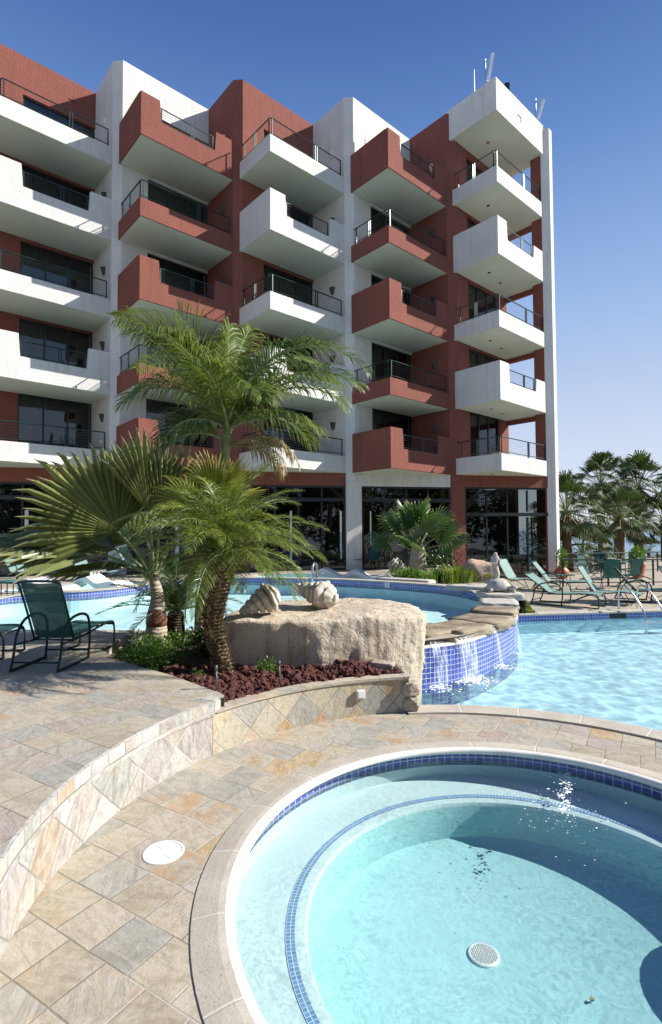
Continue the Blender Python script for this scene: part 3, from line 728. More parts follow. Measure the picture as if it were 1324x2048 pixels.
# lower deck: the ring round the spa, and the far terrace beyond the big pool
ring_o = [pol(2.86, a) for a in range(-60, int(AE) + 1, 3)] + [pol(3.1, a) for a in range(int(AE) + 3, 300, 3)]
d = MB(); d.flat(ring_o, 0.0, [arc(2.02, 0, 357, 119)]); struct(d.build('lower_deck', M['deck'], weld=False))
fd = [(4.3, 13.75)] + [(x, y + .26) for x, y in FARL] + [(30, 18), (30, 40), (-30, 40), (-30, 24), (4.5, 24)]
d = MB(); d.flat(fd, 0.0); struct(d.build('far_deck', M['deck_far'], weld=False))
# land and sea beyond
g = MB(); g.flat([(-200, 39.9), (70, 39.9), (150, 120), (-200, 120)], -5.5); g.flat([(-60, -60), (60, -60), (60, 40.2), (-60, 40.2)], -1.9)
g.strip([(70, 40), (-60, 40)], -5.5, -.01)
struct(g.build('ground', M['soil'], weld=False))
g = MB(); g.add([(-9000, -40, -6), (9000, -40, -6), (9000, 12000, -6), (-9000, 12000, -6)], [(0, 1, 2, 3)]); struct(g.build('sea', M['sea']))

# ---- spa basin
b = MB(); n = 120
circ = lambda r, z: [V((*pol(r, 360 * i / n), z)) for i in range(n)]
def ringtile(z0, z1, r, mb): mb.loft([circ(r, z0), circ(r, z1)], closed=True)
b.loft([circ(1.90, -.115), circ(1.90, -.26)], True)
b.loft([circ(1.90, -.26), circ(1.465, -.2655)], True)                     # bench
b.loft([circ(1.465, -.2655), circ(1.42, -.275), circ(1.405, -.30)], True)
b.cur = 1; b.loft([circ(1.405, -.30), circ(1.40, -.56), circ(1.33, -.60)], True); b.loft([circ(1.33, -.60), [V((SX, SY, -.61))] * n], True)
struct(b.build('spa_basin', [M['plaster_spa'], M['plaster_floor']], smooth=R(40)))
b = MB(); b.prism([( 2.80 + .5 * math.cos(2 * math.pi * i / 30), 3.12 + .5 * math.sin(2 * math.pi * i / 30)) for i in range(30)], -.60, -.262); struct(b.build('spa_step', M['plaster_floor']))
b = MB(); b.strip([(p.x, p.y) for p in circ(1.90, 0)] + [pol(1.90, 0)], -.16, -.010, flip=True, zoff=-.16)
struct(b.build('spa_tile_band', M['tile'], weld=False))
b = MB()
for i in range(n):
    a0, a1 = 360 * i / n, 360 * (i + 1) / n
    u_a, u_b = R(a0) * 1.5, R(a1) * 1.5
    b.add([V((*pol(1.535, a0), -.2615)), V((*pol(1.479, a0), -.2615)), V((*pol(1.479, a1), -.2615)), V((*pol(1.535, a1), -.2615))], [(0, 1, 2, 3)], [[(u_a, .056), (u_a, 0), (u_b, 0), (u_b, .056)]])
struct(b.build('spa_bench_tiles', M['tile2'], weld=False))
b = MB(); cr = [(2.05, .0), (2.05, .007), (1.97, .018), (1.91, .024), (1.87, .022)]
rows = [circ(r_, z_) for r_, z_ in cr]; b.loft(rows, True); struct(b.build('spa_coping', M['coping'], weld=False))
b = MB(); no = [(1.872, .022), (1.850, .024), (1.828, .014), (1.818, -.004), (1.822, -.022), (1.838, -.032), (1.905, -.034)]
b.loft([circ(r_, z_) for r_, z_ in no], True); struct(b.build('spa_nosing', M['nosing'], smooth=True))
w = MB(); w.flat([(p.x, p.y) for p in circ(1.899, 0)], ZW); struct(w.build('spa_water', M['water_spa']))
# drain cover on the spa floor
c0 = at(967, 1910, -.603)
dr = thing('drain_cover', 'round white slotted drain cover on the spa floor', 'drain', (c0.x, c0.y, -.6))
mb = MB(); mb.lathe([(.098, -.008), (.098, .003), (.092, .008), (.083, .008), (.083, .001)], c0 + V((0, 0, 0)), 36)
for i in range(-4, 5):
    for ang in (0, 60, 120):
        o_ = i * .021; hl = math.sqrt(max(0, .084 ** 2 - o_ ** 2))
        if hl > .01:
            ax = V((math.cos(R(ang)), math.sin(R(ang)), 0)); sd_ = V((-ax.y, ax.x, 0)); mb.box(c0 + sd_ * o_ + V((0, 0, .005)), (2 * hl, .0065, .004), ax, sd_)
mb.build('grille', M['whitep'], dr)
mb = MB(); mb.lathe([(.084, -.004), (.084, .0015)], c0, 30); mb.build('recess', M['black'], dr)
lf = MB(); p = at(1184, 2002, -.60) + V((0, 0, .012)); lf.ct = .8
lf.add([p + V((-.02, 0, 0)), p + V((-.005, -.014, .006)), p + V((.02, 0, 0)), p + V((.004, .016, .004))], [(0, 1, 2), (0, 2, 3)]); lf.prism([(p.x - .01, p.y - .006), (p.x + .01, p.y - .006), (p.x + .012, p.y + .006), (p.x - .01, p.y + .008)], p.z - .01, p.z)
tag(lf.build('fallen_leaf', M['leaf_dead']), 'small dry yellow leaf lying on the spa floor', 'leaf')
# foam streak on the spa water
random.seed(5); fm = MB()
for i in range(330):
    t_ = random.random(); c = at(1136 + (t_ - .5) * 10, 1536, ZW).lerp(at(1100, 1700, ZW), t_ ** 1.25)
    if t_ < .6 and random.random() < .8: c = at(1136, 1536, ZW).lerp(at(1128, 1622, ZW), random.random()); sp = .035
    else: sp = .05 + .16 * t_
    c = c + V((random.gauss(0, sp), random.gauss(0, sp * .6), .002)); r_ = random.choice([random.uniform(.002, .007), random.uniform(.002, .007), random.uniform(.004, .015)]) * (1.15 - t_ * .85); k_ = random.randint(7, 10)
    vs = [c + V((r_ * random.uniform(.7, 1.3) * math.cos(2 * math.pi * q_ / k_) * 1.3, r_ * random.uniform(.7, 1.3) * math.sin(2 * math.pi * q_ / k_), 0)) for q_ in range(k_)] + [c + V((0, 0, r_ * .35))]
    if (V((c.x - SX, c.y - SY, 0))).length < 1.88: fm.add(vs, [(q_, (q_ + 1) % k_, k_) for q_ in range(k_)])
tag(fm.build('foam', M['foam'], smooth=True), None, None, kind='stuff')

# ---- riser wall of the upper deck (cap course over slate diamonds)
rw = thing('retaining_wall', 'curved deck riser faced with multicoloured slate diamonds under a cap course', 'wall', (*pol(RW, 180), 0))
PZ0 = .41; pa = arc(RW - .005, 300, 143, 70)
mb = MB(); mb.strip(pa, 0, DK - .135, zoff=.0, flip=False); mb.build('diamond_tiles', M['diamond'], rw, weld=False)
mb = MB(); mb.strip(arc(RW - .018, 300, 143, 70), DK - .135, DK - .004, zoff=0.02)
mb.loft([[V((*p, DK - .004)) for p in arc(RW - .018, 300, 143, 70)], [V((*p, DK + .002)) for p in arc(RW + .004, 300, 143, 70)]])
e = [pol(RW - .018, 143), pol(RW + .02, 141.4), (-1.06, 5.28), (-1.16, 5.42)]
mb.strip(e, PZ0 - .02, DK + .001, u_0=1.0); mb.flat([pol(RW - .018, 143), pol(RW + .02, 141.4), (-1.06, 5.28), (-1.16, 5.42), pol(RW + .2, 146)], DK + .002); mb.build('cap_course', M['capcourse'], rw, weld=False)
mb = MB(); mb.prism([pol(RW - .021, 143.4), pol(RW - .021, 142.2), pol(RW + .02, 141.2), pol(RW + .09, 140.9), pol(RW + .16, 141.6), pol(RW + .17, 144.6)], PZ0 - .03, DK + .006); mb.build('corner_stone', M['greyrock'], rw, bevel=.012)
# ---- low planter wall
PZ = .41
pw_ = thing('planter_wall', 'low curved slate diamond wall in front of the lava rock bed', 'wall', (*pol(RW, 115), 0))
pa = arc(RW - .008, 143.4, AE, 34); pi_ = arc(RW + .13, 142.7, AE, 34)
mb = MB(); mb.strip(pa, 0, PZ - .03, zoff=.12, u_0=.4); mb.build('diamond_tiles', M['diamond_gold'], pw_, weld=False)
mb = MB(); mb.loft([[V((*p, PZ - .03)) for p in arc(RW - .022, 142.7, AE, 34)], [V((*p, PZ)) for p in arc(RW - .022, 142.7, AE, 34)], [V((*p, PZ)) for p in pi_], [V((*p, PZ - .12)) for p in pi_]])
a_, b_ = pol(RW - .03, AE), pol(RW + .13, AE); mb.strip([a_, b_], -.15, PZ, flip=False); mb.build('cap', M['captop'], pw_, weld=False)
p = at(706, 1385, .2); ang = math.atan2(p.y - SY, p.x - SX); rr = RW - .03
lo = MB(); c = V((SX + rr * math.cos(ang), SY + rr * math.sin(ang), .25)); rad = V((math.cos(ang), math.sin(ang), 0)); tan = V((-rad.y, rad.x, 0))
lo.box(c, (.10, .03, .10), tan, rad); lo.box(c - rad * .016, (.075, .012, .075), tan, rad); tag(lo.build('outlet_cover', M['whitep'], bevel=.004), 'square white cover plate set in the low slate planter wall', 'outlet cover')
# skimmer lid
c = at(327, 1705, 0); ld = MB(); ld.lathe([(.132, 0), (.132, .004), (.126, .007), (.118, .007), (.116, .003), (.110, .003), (.107, .006), (.0, .007)], c, 40)
for i in range(6): a_ = R(60 * i + 10); ld.box(c + V((.055 * math.cos(a_), .055 * math.sin(a_), .007)), (.08, .004, .003), (math.cos(a_), math.sin(a_), 0), (-math.sin(a_), math.cos(a_), 0))
tag(ld.build('access_cover', M['whitep']), 'round white skimmer lid set in the paving beside the spa', 'lid')

# ---- main pool
PW = -.165
near_in = arc(3.155, AE + 2.5, -50, 60)
mpool = near_in + [(6.5, -2), (20, -2), (20, 15.7)] + [(8.67, 14.05)] + list(reversed(TW))
w = MB(); w.flat(mpool, PW); struct(w.build('pool_water', M['water_main']))
PF = -.50; b = MB(); b.flat(mpool, PF); b.strip(arc(3.15, AE + 2.5, -50, 60), PF, PW + .02, flip=False); b.strip(TW, PF, PW - .1, flip=True); b.strip(FARL, PF, PW + .0, flip=True)
struct(b.build('pool_basin', M['plaster_pool'], weld=False))
b = MB(); b.strip(FARL, -.20, -.03, flip=True, zoff=-.20); struct(b.build('pool_tile_band', M['tile'], weld=False))
b = MB(); f2 = [(x, y - .03) for x, y in FARL]; f3 = [(x, y + .28) for x, y in FARL]
b.loft([[V((*p, -.045)) for p in [(x, y + .01) for x, y in FARL]], [V((*p, -.045)) for p in f2], [V((*p, -.01)) for p in f2], [V((x, y + .03, .012)) for x, y in f2], [V((*p, .012)) for p in f3], [V((*p, -.01)) for p in f3]])
struct(b.build('far_coping', M['coping'], weld=False))
b = MB(); A0, A1 = AE + .5, -50
b.loft([[V((*p, zz)) for p in arc(r_, A0, A1, 60)] for r_, zz in ((2.855, -.01), (2.86, .02), (3.10, .024), (3.14, .018), (3.165, -.005), (3.17, -.03), (3.15, -.05))])
struct(b.build('near_coping', M['coping'], weld=False))
b = MB(); b.strip(arc(3.148, AE + 2.5, -50, 60), -.20, -.03, zoff=-.2); struct(b.build('near_tile_band', M['tile'], weld=False))
# skimmer mouth
sk = MB(); p0_, p1_ = V((7.19, 13.85, -.11)), V((7.62, 13.914, -.11)); dx = (p1_ - p0_).normalized(); sk.box((p0_ + p1_) / 2 + V((0, -.012, 0)), (.46, .03, .12), dx, V((-dx.y, dx.x, 0)))
tag(sk.build('skimmer_opening', M['black']), 'dark skimmer slot in the blue tile band of the far pool edge', 'skimmer')

# ---- upper pool, overflow wall
ow = thing('overflow_wall', 'curved blue tiled pool wall with water spilling over its flagstones', 'wall', (2.9, 9.2, -.2))
b = MB(); b.strip(TW, -.55, .40, zoff=.02, flip=True); b.flip = 1
b.build('blue_tiles', M['tile'], ow, weld=False)
b = MB(); inner = [(p[0], p[1]) for p in TW]
nn = []
for i in range(len(TW)):
    a_, c_ = TW[max(i - 1, 0)], TW[min(i + 1, len(TW) - 1)]; tx, ty = c_[0] - a_[0], c_[1] - a_[1]; l_ = math.hypot(tx, ty); nn.append((-ty / l_, tx / l_))
off = lambda dd, zz: [V((TW[i][0] + nn[i][0] * dd, TW[i][1] + nn[i][1] * dd, zz)) for i in range(len(TW))]
b.loft([off(-.012, .385), off(-.012, .415), off(.12, .425), off(.35, .40), off(.75, .30), off(.75, -.3)]); b.build('grout_ledge', M['nosing'], ow)
b = MB(); upz = V((0, 0, 0))
b.strip(UPC + [UPC[0]], .08, .455, flip=False); b.flat(UPC, .08)
struct(b.build('upper_pool_basin', M['plaster_up'], weld=False))
w = MB()
wp = [p for p in UPC]
# water runs on under the flagstones to the lip of the wall
ov = [(TW[i][0] + nn[i][0] * .05, TW[i][1] + nn[i][1] * .05) for i in range(8, len(TW) - 10)]
w.flat(UPC, UW); struct(w.build('upper_pool_water', M['water_up']))
# rim of the upper pool: tile band above the water and stone coping, on all but the overflow side
iA = next(i for i, p in enumerate(UPC) if i > 20 and p[1] < 12.9 and p[0] > 3.0); iB = next(i for i, p in enumerate(UPC) if i > iA and p[0] < -2.9)
rim = UPC[iB:] + UPC[:iA + 1]
rn = []
for i in range(len(rim)):
    a_, c_ = rim[max(i - 1, 0)], rim[min(i + 1, len(rim) - 1)]; tx, ty = c_[0] - a_[0], c_[1] - a_[1]; l_ = math.hypot(tx, ty); rn.append((-ty / l_, tx / l_))
ro = lambda dd, zz: [V((rim[i][0] + rn[i][0] * dd, rim[i][1] + rn[i][1] * dd, zz(i) if callable(zz) else zz)) for i in range(len(rim))]
# back part of the rim is a raised tiled kerb
def zk(i):
    x, y = rim[i]; return .62 if (y > 13.3 and x > -7.4) else .505 + .115 * max(0, min(1, (y - 12.4) / .9))
b = MB()
u_ = 0.0
for i in range(len(rim) - 1):
    a_, c_ = rim[i], rim[i + 1]; dd = math.hypot(c_[0] - a_[0], c_[1] - a_[1]); za, zc = zk(i) - .03, zk(i + 1) - .03
    b.add([V((*a_, UW - .06)), V((*c_, UW - .06)), V((*c_, zc)), V((*a_, za))], [(0, 1, 2, 3)], [[(u_, 0), (u_ + dd, 0), (u_ + dd, zc - UW + .06), (u_, za - UW + .06)]]); u_ += dd
struct(b.build('upper_pool_tile_band', M['tile'], weld=False))
b = MB(); b.loft([ro(.0, lambda i: zk(i) - .03), ro(-.03, lambda i: zk(i) - .03), ro(-.035, lambda i: zk(i)), ro(.25, lambda i: zk(i) + .006), ro(.25, .49)])
# choose the outward side
struct(b.build('upper_pool_coping', M['coping'], weld=False))
for k_, wd in enumerate(WD):
    b = MB(); b.strip(wd + [wd[0]], .30, .53, flip=False); b.flat(wd, .32); struct(b.build('wading_pool_basin', M['plaster_up'], weld=False))
    w = MB(); w.flat(wd, .47); struct(w.build('wading_pool_water', M['water_up']))
    cx_ = sum(p[0] for p in wd) / len(wd); cy_ = sum(p[1] for p in wd) / len(wd)
    sc_ = lambda f_, z_: [V((cx_ + (p[0] - cx_) * f_, cy_ + (p[1] - cy_) * f_, z_)) for p in wd]
    b = MB(); b.loft([sc_(.99, .50), sc_(.99, .53), sc_(1.09, .535), sc_(1.09, .49)], True); struct(b.build('wading_pool_coping', M['coping'], weld=False))

# ---- flagstones along the overflow lip
random.seed(11)
def flag(cx, cy, lx, ly, lz, z, rot, mat, label, name='flagstone', amp=.10, grp='stones along the overflow'):
    o = rockmesh((lx, ly, lz), random.randint(1, 99), 3, amp, 1.5, .86, R(rot)).build(name, M[mat], smooth=True); o.location = (cx, cy, z)
    tag(o, label, 'rock', grp); return o
flag(1.55, 8.55, .70, .95, .16, .47, -50, 'wetrock', 'flat brown wet flagstone next to the big boulder')
flag(2.08, 8.85, .80, .95, .15, .47, -48, 'wetrock', 'wide wet flagstone above the main waterfall')
flag(2.72, 9.65, .95, .85, .15, .46, -40, 'wetrock', 'tan flagstone in the middle of the overflow lip')
flag(3.22, 10.6, .85, .80, .18, .47, -25, 'wetrock', 'dark wet flagstone where the overflow wall curves away')
flag(3.62, 11.6, .8, .95, .16, .50, -15, 'greyrock', 'pale flagstone below the turtle sculpture')
flag(3.95, 12.55, .95, .8, .15, .58, 0, 'greyrock', 'grey flagstone under the turtle sculpture')
flag(3.55, 13.7, 1.2, .45, .13, .63, -35, 'greyrock', 'long thin slab at the corner of the upper pool')
flag(1.78, 8.22, .30, .16, .17, .40, -30, 'wetrock', 'small dark block under the lip beside the waterfall')

# falling water
def fall(i0, i1, label, w0=1.0):
    b = MB(); rows = []
    for (dd, zz) in ((.10, .50), (.02, .47), (-.04, .40), (-.075, .2), (-.10, .0), (-.12, PW)):
        rows.append([V((TW[i][0] + nn[i][0] * dd + random.uniform(-.012, .012), TW[i][1] + nn[i][1] * dd + random.uniform(-.012, .012), zz)) for i in range(i0, i1 + 1)])
    b.loft(rows); o = b.build('waterfall', M['fall'], smooth=True); tag(o, label, 'waterfall', 'streams over the blue tiles')
fall(12, 15, 'widest splashing stream falling beside the wet brown flagstone')
fall(8, 10, 'thin sheet of water on the blue tiles next to the boulder')
fall(20, 21, 'narrow stream in the middle of the blue tiled wall')
fall(28, 28 + 1, 'thin arc of water near the right end of the tiled wall')
fall(37, 38, 'small stream at the right end of the tiled wall')
random.seed(6); fm = MB()
for i in range(520):
    j = random.choice([8, 9, 12, 13, 13, 14, 14, 15, 20, 21, 28]); dd = -abs(random.gauss(0, .16)) - .02
    c = V((TW[j][0] + nn[j][0] * dd + random.gauss(0, .07), TW[j][1] + nn[j][1] * dd + random.gauss(0, .05), PW + .004)); r_ = random.uniform(.004, .020); k_ = 7
    fm.add([c + V((r_ * random.uniform(.7, 1.3) * math.cos(2 * math.pi * q_ / k_), r_ * random.uniform(.7, 1.3) * math.sin(2 * math.pi * q_ / k_), 0)) for q_ in range(k_)] + [c + V((0, 0, r_ * .5))], [(q_, (q_ + 1) % k_, k_) for q_ in range(k_)])
tag(fm.build('splash_foam', M['foam'], smooth=True), None, None, kind='stuff')

# ---- planting bed soil, lava rock
bed = arc(RW + .10, 146, AE - 1, 24) + [(.75, 7.6), (.9, 8.9), (0, 8.93), (-.8, 8.96), (-2, 8.82), (-3.0, 8.69)] + list(reversed(PLE))[1:-1]
b = MB(); b.flat(bed, .36); struct(b.build('planting_bed', M['soil'], weld=False))
b = MB(); b.strip(list(reversed(PLE)), .30, DK, flip=False); struct(b.build('deck_edge', M['captop'], weld=False))
random.seed(3); protos = []
for s_ in range(6):
    bm = bmesh.new(); bmesh.ops.create_icosphere(bm, subdivisions=2, radius=1); off_ = V((s_ * 5.1, 0, 0))
    vs = [v.co * (1 + .55 * noise.fractal(v.co * 1.8 + off_, .7, 2, 4)) for v in bm.verts]; protos.append((vs, [[v.index for v in f.verts] for f in bm.faces])); bm.free()
lv = MB(); cnt = 0
def inpoly(x, y, P):
    c = False; j = len(P) - 1
    for i in range(len(P)):
        if (P[i][1] > y) != (P[j][1] > y) and x < (P[j][0] - P[i][0]) * (y - P[i][1]) / (P[j][1] - P[i][1]) + P[i][0]: c = not c
        j = i
    return c
lavap = arc(RW + .12, 144, 98.5, 20) + [(.8, 6.75), (.5, 7.0), (-1.4, 6.95), (-2.1, 6.7), (-1.85, 6.15), (-1.45, 5.78), (-1.15, 5.45)]
while cnt < 1500:
    x, y = random.uniform(-2.2, 1.0), random.uniform(4.9, 7.0)
    if not inpoly(x, y, lavap): continue
    cnt += 1; r_ = random.choice([random.uniform(.018, .04)] * 3 + [random.uniform(.035, .06)]); vs, fs = random.choice(protos)
    mt = Matrix.Rotation(random.uniform(0, 6.28), 3, 'Z') @ Matrix.Rotation(random.uniform(0, 6.28), 3, 'X')
    h_ = .37 + random.uniform(0, .05) + (.05 * max(0, 1 - abs(x - .25) / .35) if y > 6.3 else 0); lv.ct = random.random()
    lv.add([V((x, y, h_)) + mt @ (v * r_) for v in vs], fs)
tag(lv.build('lava_rock', M['lava'], weld=False), None, None, kind='stuff')

nr = UPC[iA + 12:iB + 3]
b = MB(); b.loft([[V((p[0], p[1] + d_, z_)) for p in nr] for d_, z_ in ((.0, .36), (.0, .485), (-.22, .49), (-.24, .34))]); struct(b.build('upper_pool_edge', M['captop'], weld=False))
# ---- the boulder
def boulder():
    mb = MB(); nx, nz = 70, 44; vs = []; fs = []
    prof = smooth_curve([(-1.42, 7.0, 0), (-1.30, 6.74, 0), (-.95, 6.66, 0), (-.35, 6.66, 0), (.3, 6.78, 0), (.85, 6.98, 0), (1.2, 7.22, 0), (1.33, 7.7, 0), (1.22, 8.35, 0), (.85, 8.75, 0), (.2, 8.9, 0), (-.6, 8.75, 0), (-1.15, 8.2, 0), (-1.42, 7.5, 0)], 18, True)
    N = len(prof); cx, cy = -.05, 7.65; H0 = -.35
    rows = []
    def topz(x, y): return .985 + .04 * noise.noise(V((x * 1.1, y * 1.1, 3))) + .02 * noise.noise(V((x * 5, y * 5, 1))) - .03 * max(0, x - .6)
    for j in range(nz + 1):
        t_ = j / nz; row = []
        for p in prof:
            d = V((p.x - cx, p.y - cy, 0)); tz = topz(p.x, p.y)
            if t_ < .72:
                s_ = t_ / .72; z = H0 + (tz - .045 - H0) * s_; f_ = 1.0 + .012 * math.sin(s_ * 3)
                if p.x > .7: f_ -= .07 * (1 - s_) * min(1, (p.x - .7) / .4)
            else:
                s_ = (t_ - .72) / .28
                if s_ < .25: a_ = s_ / .25 * math.pi / 2; z = tz - .045 + .045 * math.sin(a_); f_ = 1 - .045 * (1 - math.cos(a_))
                else: f_ = .955 * (1 - (s_ - .25) / .75); z = None
            x, y = cx + d.x * f_, cy + d.y * f_
            if z is None: z = topz(x, y) + .03 * math.sin(min(1, (1 - f_) * 3) * 1.5)
            P_ = V((x, y, z)); nrm = d.normalized()
            if t_ < .8: P_ += nrm * (.05 * noise.fractal(V((x * 1.6, y * 1.6, z * 1.0)), .8, 2.2, 5) + .016 * noise.noise(V((x * 13, y * 13, z * 2.5))) + .012 * noise.noise(V((x * 30, y * 30, z * 22))))
            P_ += V((0, 0, .012 * noise.fractal(V((x * 4, y * 4, 7)), .7, 2.2, 4) + (.008 * noise.noise(V((x * 13, y * 13, 2))))))
            row.append(P_)
        rows.append(row)
    vs = [p for r_ in rows for p in r_]
    for j in range(nz):
        for i in range(N): i2 = (i + 1) % N; fs.append((j * N + i, j * N + i2, (j + 1) * N + i2, (j + 1) * N + i))
    mb.add(vs, fs); o = mb.build('boulder', M['boulder'], smooth=True)
    tag(o, 'huge flat topped pale boulder between the lava rock bed and the pools', 'boulder')
boulder()

# ================================================================== PLANTS
def feather(mb, base, az, el, L, droop, ll, n, w, hang=.35, vee=.35, s0=.12, twist=0.0, thick=.014, curlside=0.0):
    """one feather frond: tapering rachis and two rows of narrow leaflets"""
    a = R(az); p = V(base); pts = []; N = 18
    for i in range(N + 1):
        t_ = i / N; e = R(el) - R(droop) * t_ ** 1.4; aa = a + R(curlside) * t_
        pts.append(p.copy()); p += V((math.cos(aa) * math.cos(e), math.sin(aa) * math.cos(e), math.sin(e))) * (L / N)
    c_ = mb.ct; mb.cur = 1; mb.tube(pts, thick, 5, rs=[thick * (1.25 - 1.05 * i / N) for i in range(N + 1)]); mb.cur = 0
    for i in range(n):
        t_ = s0 + (1 - s0) * i / (n - 1); f = t_ * N; k = min(int(f), N - 1); fr = f - k
        o = pts[k].lerp(pts[k + 1], fr); tg = (pts[k + 1] - pts[k]).normalized()
        side = tg.cross(V((0, 0, 1)));
        side = side.normalized() if side.length > .05 else V((-math.sin(a), math.cos(a), 0))
        side = Matrix.Rotation(R(twist), 3, tg) @ side; up = side.cross(tg).normalized()
        pr = math.sin(math.pi * (.12 + .84 * t_)) ** .6
        for sgn in (-1, 1):
            l_ = ll * pr * random.uniform(.85, 1.12); fw = .45 + .55 * t_
            d = (side * sgn * (1.05 - .4 * t_) + tg * fw + up * (vee + random.uniform(-.12, .18))).normalized()
            d2 = (d + V((0, 0, -hang * random.uniform(.6, 1.5)))).normalized(); d3 = (d2 + V((0, 0, -hang * 1.4))).normalized()
            wv = d.cross(up).normalized(); wv = (wv + up * random.uniform(-.5, .5)).normalized() * w / 2
            q0, q1, q2, q3 = o, o + d * l_ * .35, o + d * l_ * .35 + d2 * l_ * .35, o + d * l_ * .35 + d2 * l_ * .35 + d3 * l_ * .32
            mb.ct = min(1, max(0, c_ + random.uniform(-.3, .3)))
            mb.add([q0 + wv * .5, q0 - wv * .5, q1 - wv, q1 + wv, q2 - wv * .8, q2 + wv * .8, q3], [(0, 1, 2, 3), (3, 2, 4, 5), (5, 4, 6)], None, [0, 0, .2, .2, .5, .5, 1])
    mb.ct = c_
def fan(mb, hub, d, nrm, Rd, n=26, spread=150, join=.5, fold=.10, droop=.0, tipdroop=.15, ragged=.1):
    """one fan frond: pleated segments joined near the hub, free and pointed at the tips"""
    hub = V(hub); d = V(d).normalized(); nrm = V(nrm); nrm = (nrm - d * nrm.dot(d)).normalized(); sd_ = nrm.cross(d); c_ = mb.ct
    def P(an, r): 
        q_ = d * math.cos(an) + sd_ * math.sin(an); return hub + q_ * r + V((0, 0, -droop * (r / Rd) ** 2 * Rd))
    hw = R(spread) / n
    for i in range(n):
        an = -R(spread) + hw * (2 * i + 1); k_ = abs(an) / R(spread)
        Rr = Rd * (1 - .22 * k_ ** 2) * random.uniform(1 - ragged, 1 + ragged * .4); J = Rr * join * random.uniform(.92, 1.08)
        ridge = nrm * fold * Rd * .5; mb.ct = min(1, max(0, c_ + random.uniform(-.28, .28)))
        aw = an + random.uniform(-.25, .25) * hw
        l1, r1 = P(an - hw, J), P(an + hw, J); m1 = P(an, J) + ridge * join * 1.2
        l2, r2 = P(aw - hw * .50, J + (Rr - J) * .55), P(aw + hw * .50, J + (Rr - J) * .55); m2 = P(aw, J + (Rr - J) * .55) + ridge * .4
        tp = P(aw + random.uniform(-.5, .5) * hw, Rr) + V((0, 0, -tipdroop * Rr * random.uniform(.3, 1.6)))
        mb.add([hub, l1, m1, r1, l2, m2, r2, tp], [(0, 2, 1), (0, 3, 2), (1, 2, 5, 4), (2, 3, 6, 5), (4, 5, 7), (5, 6, 7)], None, [0, .1, .1, .1, .55, .55, .55, 1])
    mb.ct = c_
def leafclump(mb, c, rx, ry, rz, n, sz, up=.3, nar=.45, upward=False):
    c = V(c)
    for i in range(n):
        while True:
            p = V((random.uniform(-1, 1), random.uniform(-1, 1), random.uniform(-.1 if upward else -1, 1)))
            if p.length < 1: break
        q_ = c + V((p.x * rx, p.y * ry, p.z * rz)); d = (p + V((random.gauss(0, .5), random.gauss(0, .5), up + random.gauss(0, .4)))).normalized()
        s_ = sz * random.uniform(.6, 1.3); w_ = d.cross(V((random.gauss(0, 1), random.gauss(0, 1), random.gauss(0, 1)))).normalized() * s_ * nar
        mb.ct = random.random(); mb.add([q_ - w_ * .2, q_ + d * s_ * .45 - w_ * .5, q_ + d * s_, q_ + d * s_ * .45 + w_ * .5], [(0, 1, 2, 3)])

# ---- tall feather palm
random.seed(31)
tp = thing('feather_palm', 'tall feather palm with arching glossy fronds rising behind the shaggy trunked palm', 'palm', (-2.0, 8.35, .4))
mb = MB(); mb.tube(smooth_curve([(-2.02, 8.35, .3), (-2.0, 8.35, 1.2), (-1.86, 8.36, 2.3), (-1.68, 8.38, 3.3)], 8), .09, 12, rs=[.125 - .055 * i / 24 for i in range(25)]); mb.build('trunk', M['bark_ring'], tp, smooth=True)
mb = MB(); mb.tube([(-1.69, 8.38, 3.2), (-1.66, 8.38, 3.5), (-1.62, 8.38, 3.95)], .07, 10, rs=[.075, .085, .05]); mb.build('crownshaft', M['petiole'], tp, smooth=True)
crown = V((-1.63, 8.38, 3.8)); mb = MB()
for az, el, L, dr, tw in [(5, 70, 3.0, 125, 40), (176, 68, 2.6, 62, 40), (-8, 52, 2.2, 105, 30), (-120, 62, 2.3, 95, 0), (45, 70, 2.7, 85, 30), (150, 60, 2.6, 75, 20), (172, 62, 2.85, 42, 40), (188, 44, 1.8, 95, 0), (160, 74, 2.2, 30, 60), (95, 84, 1.9, 14, 50), (20, 74, 2.3, 75, 45), (5, 56, 2.5, 95, 40), (-15, 50, 2.1, 80, 10), (60, 62, 2.2, 60, 40),
                          (-100, 60, 1.7, 80, 20), (130, 60, 1.9, 90, 20), (-150, 55, 1.7, 110, 0), (-60, 40, 1.6, 90, 0), (30, 28, 1.6, 90, 0), (200, 20, 1.1, 90, 0), (-20, 18, 1.6, 60, 0), (75, 78, 2.2, 40, 30), (168, 30, 1.3, 100, 10), (100, 74, 2.3, 40, 0)]:
    mb.ct = random.uniform(.25, .75); feather(mb, crown + V((random.uniform(-.04, .04), random.uniform(-.04, .04), random.uniform(-.25, .1))), az, el, L, dr, .72, 44, .026, .60, .35, .14, tw, .022)
mb.build('crown', [M['leaf_tall'], M['petiole']], tp, weld=False)
mb = MB()
for az, el, L, dr in [(0, 25, 1.35, 105), (12, 35, 1.25, 120), (-18, 15, 1.2, 100), (25, 10, 1.1, 90)]:
    mb.ct = random.random(); feather(mb, crown + V((0, 0, -.35)), az, el, L, dr, .42, 34, .022, .9, .0, .3, 0, .016)
mb.build('dead_fronds', [M['leaf_dead'], M['leaf_dead']], tp, weld=False)

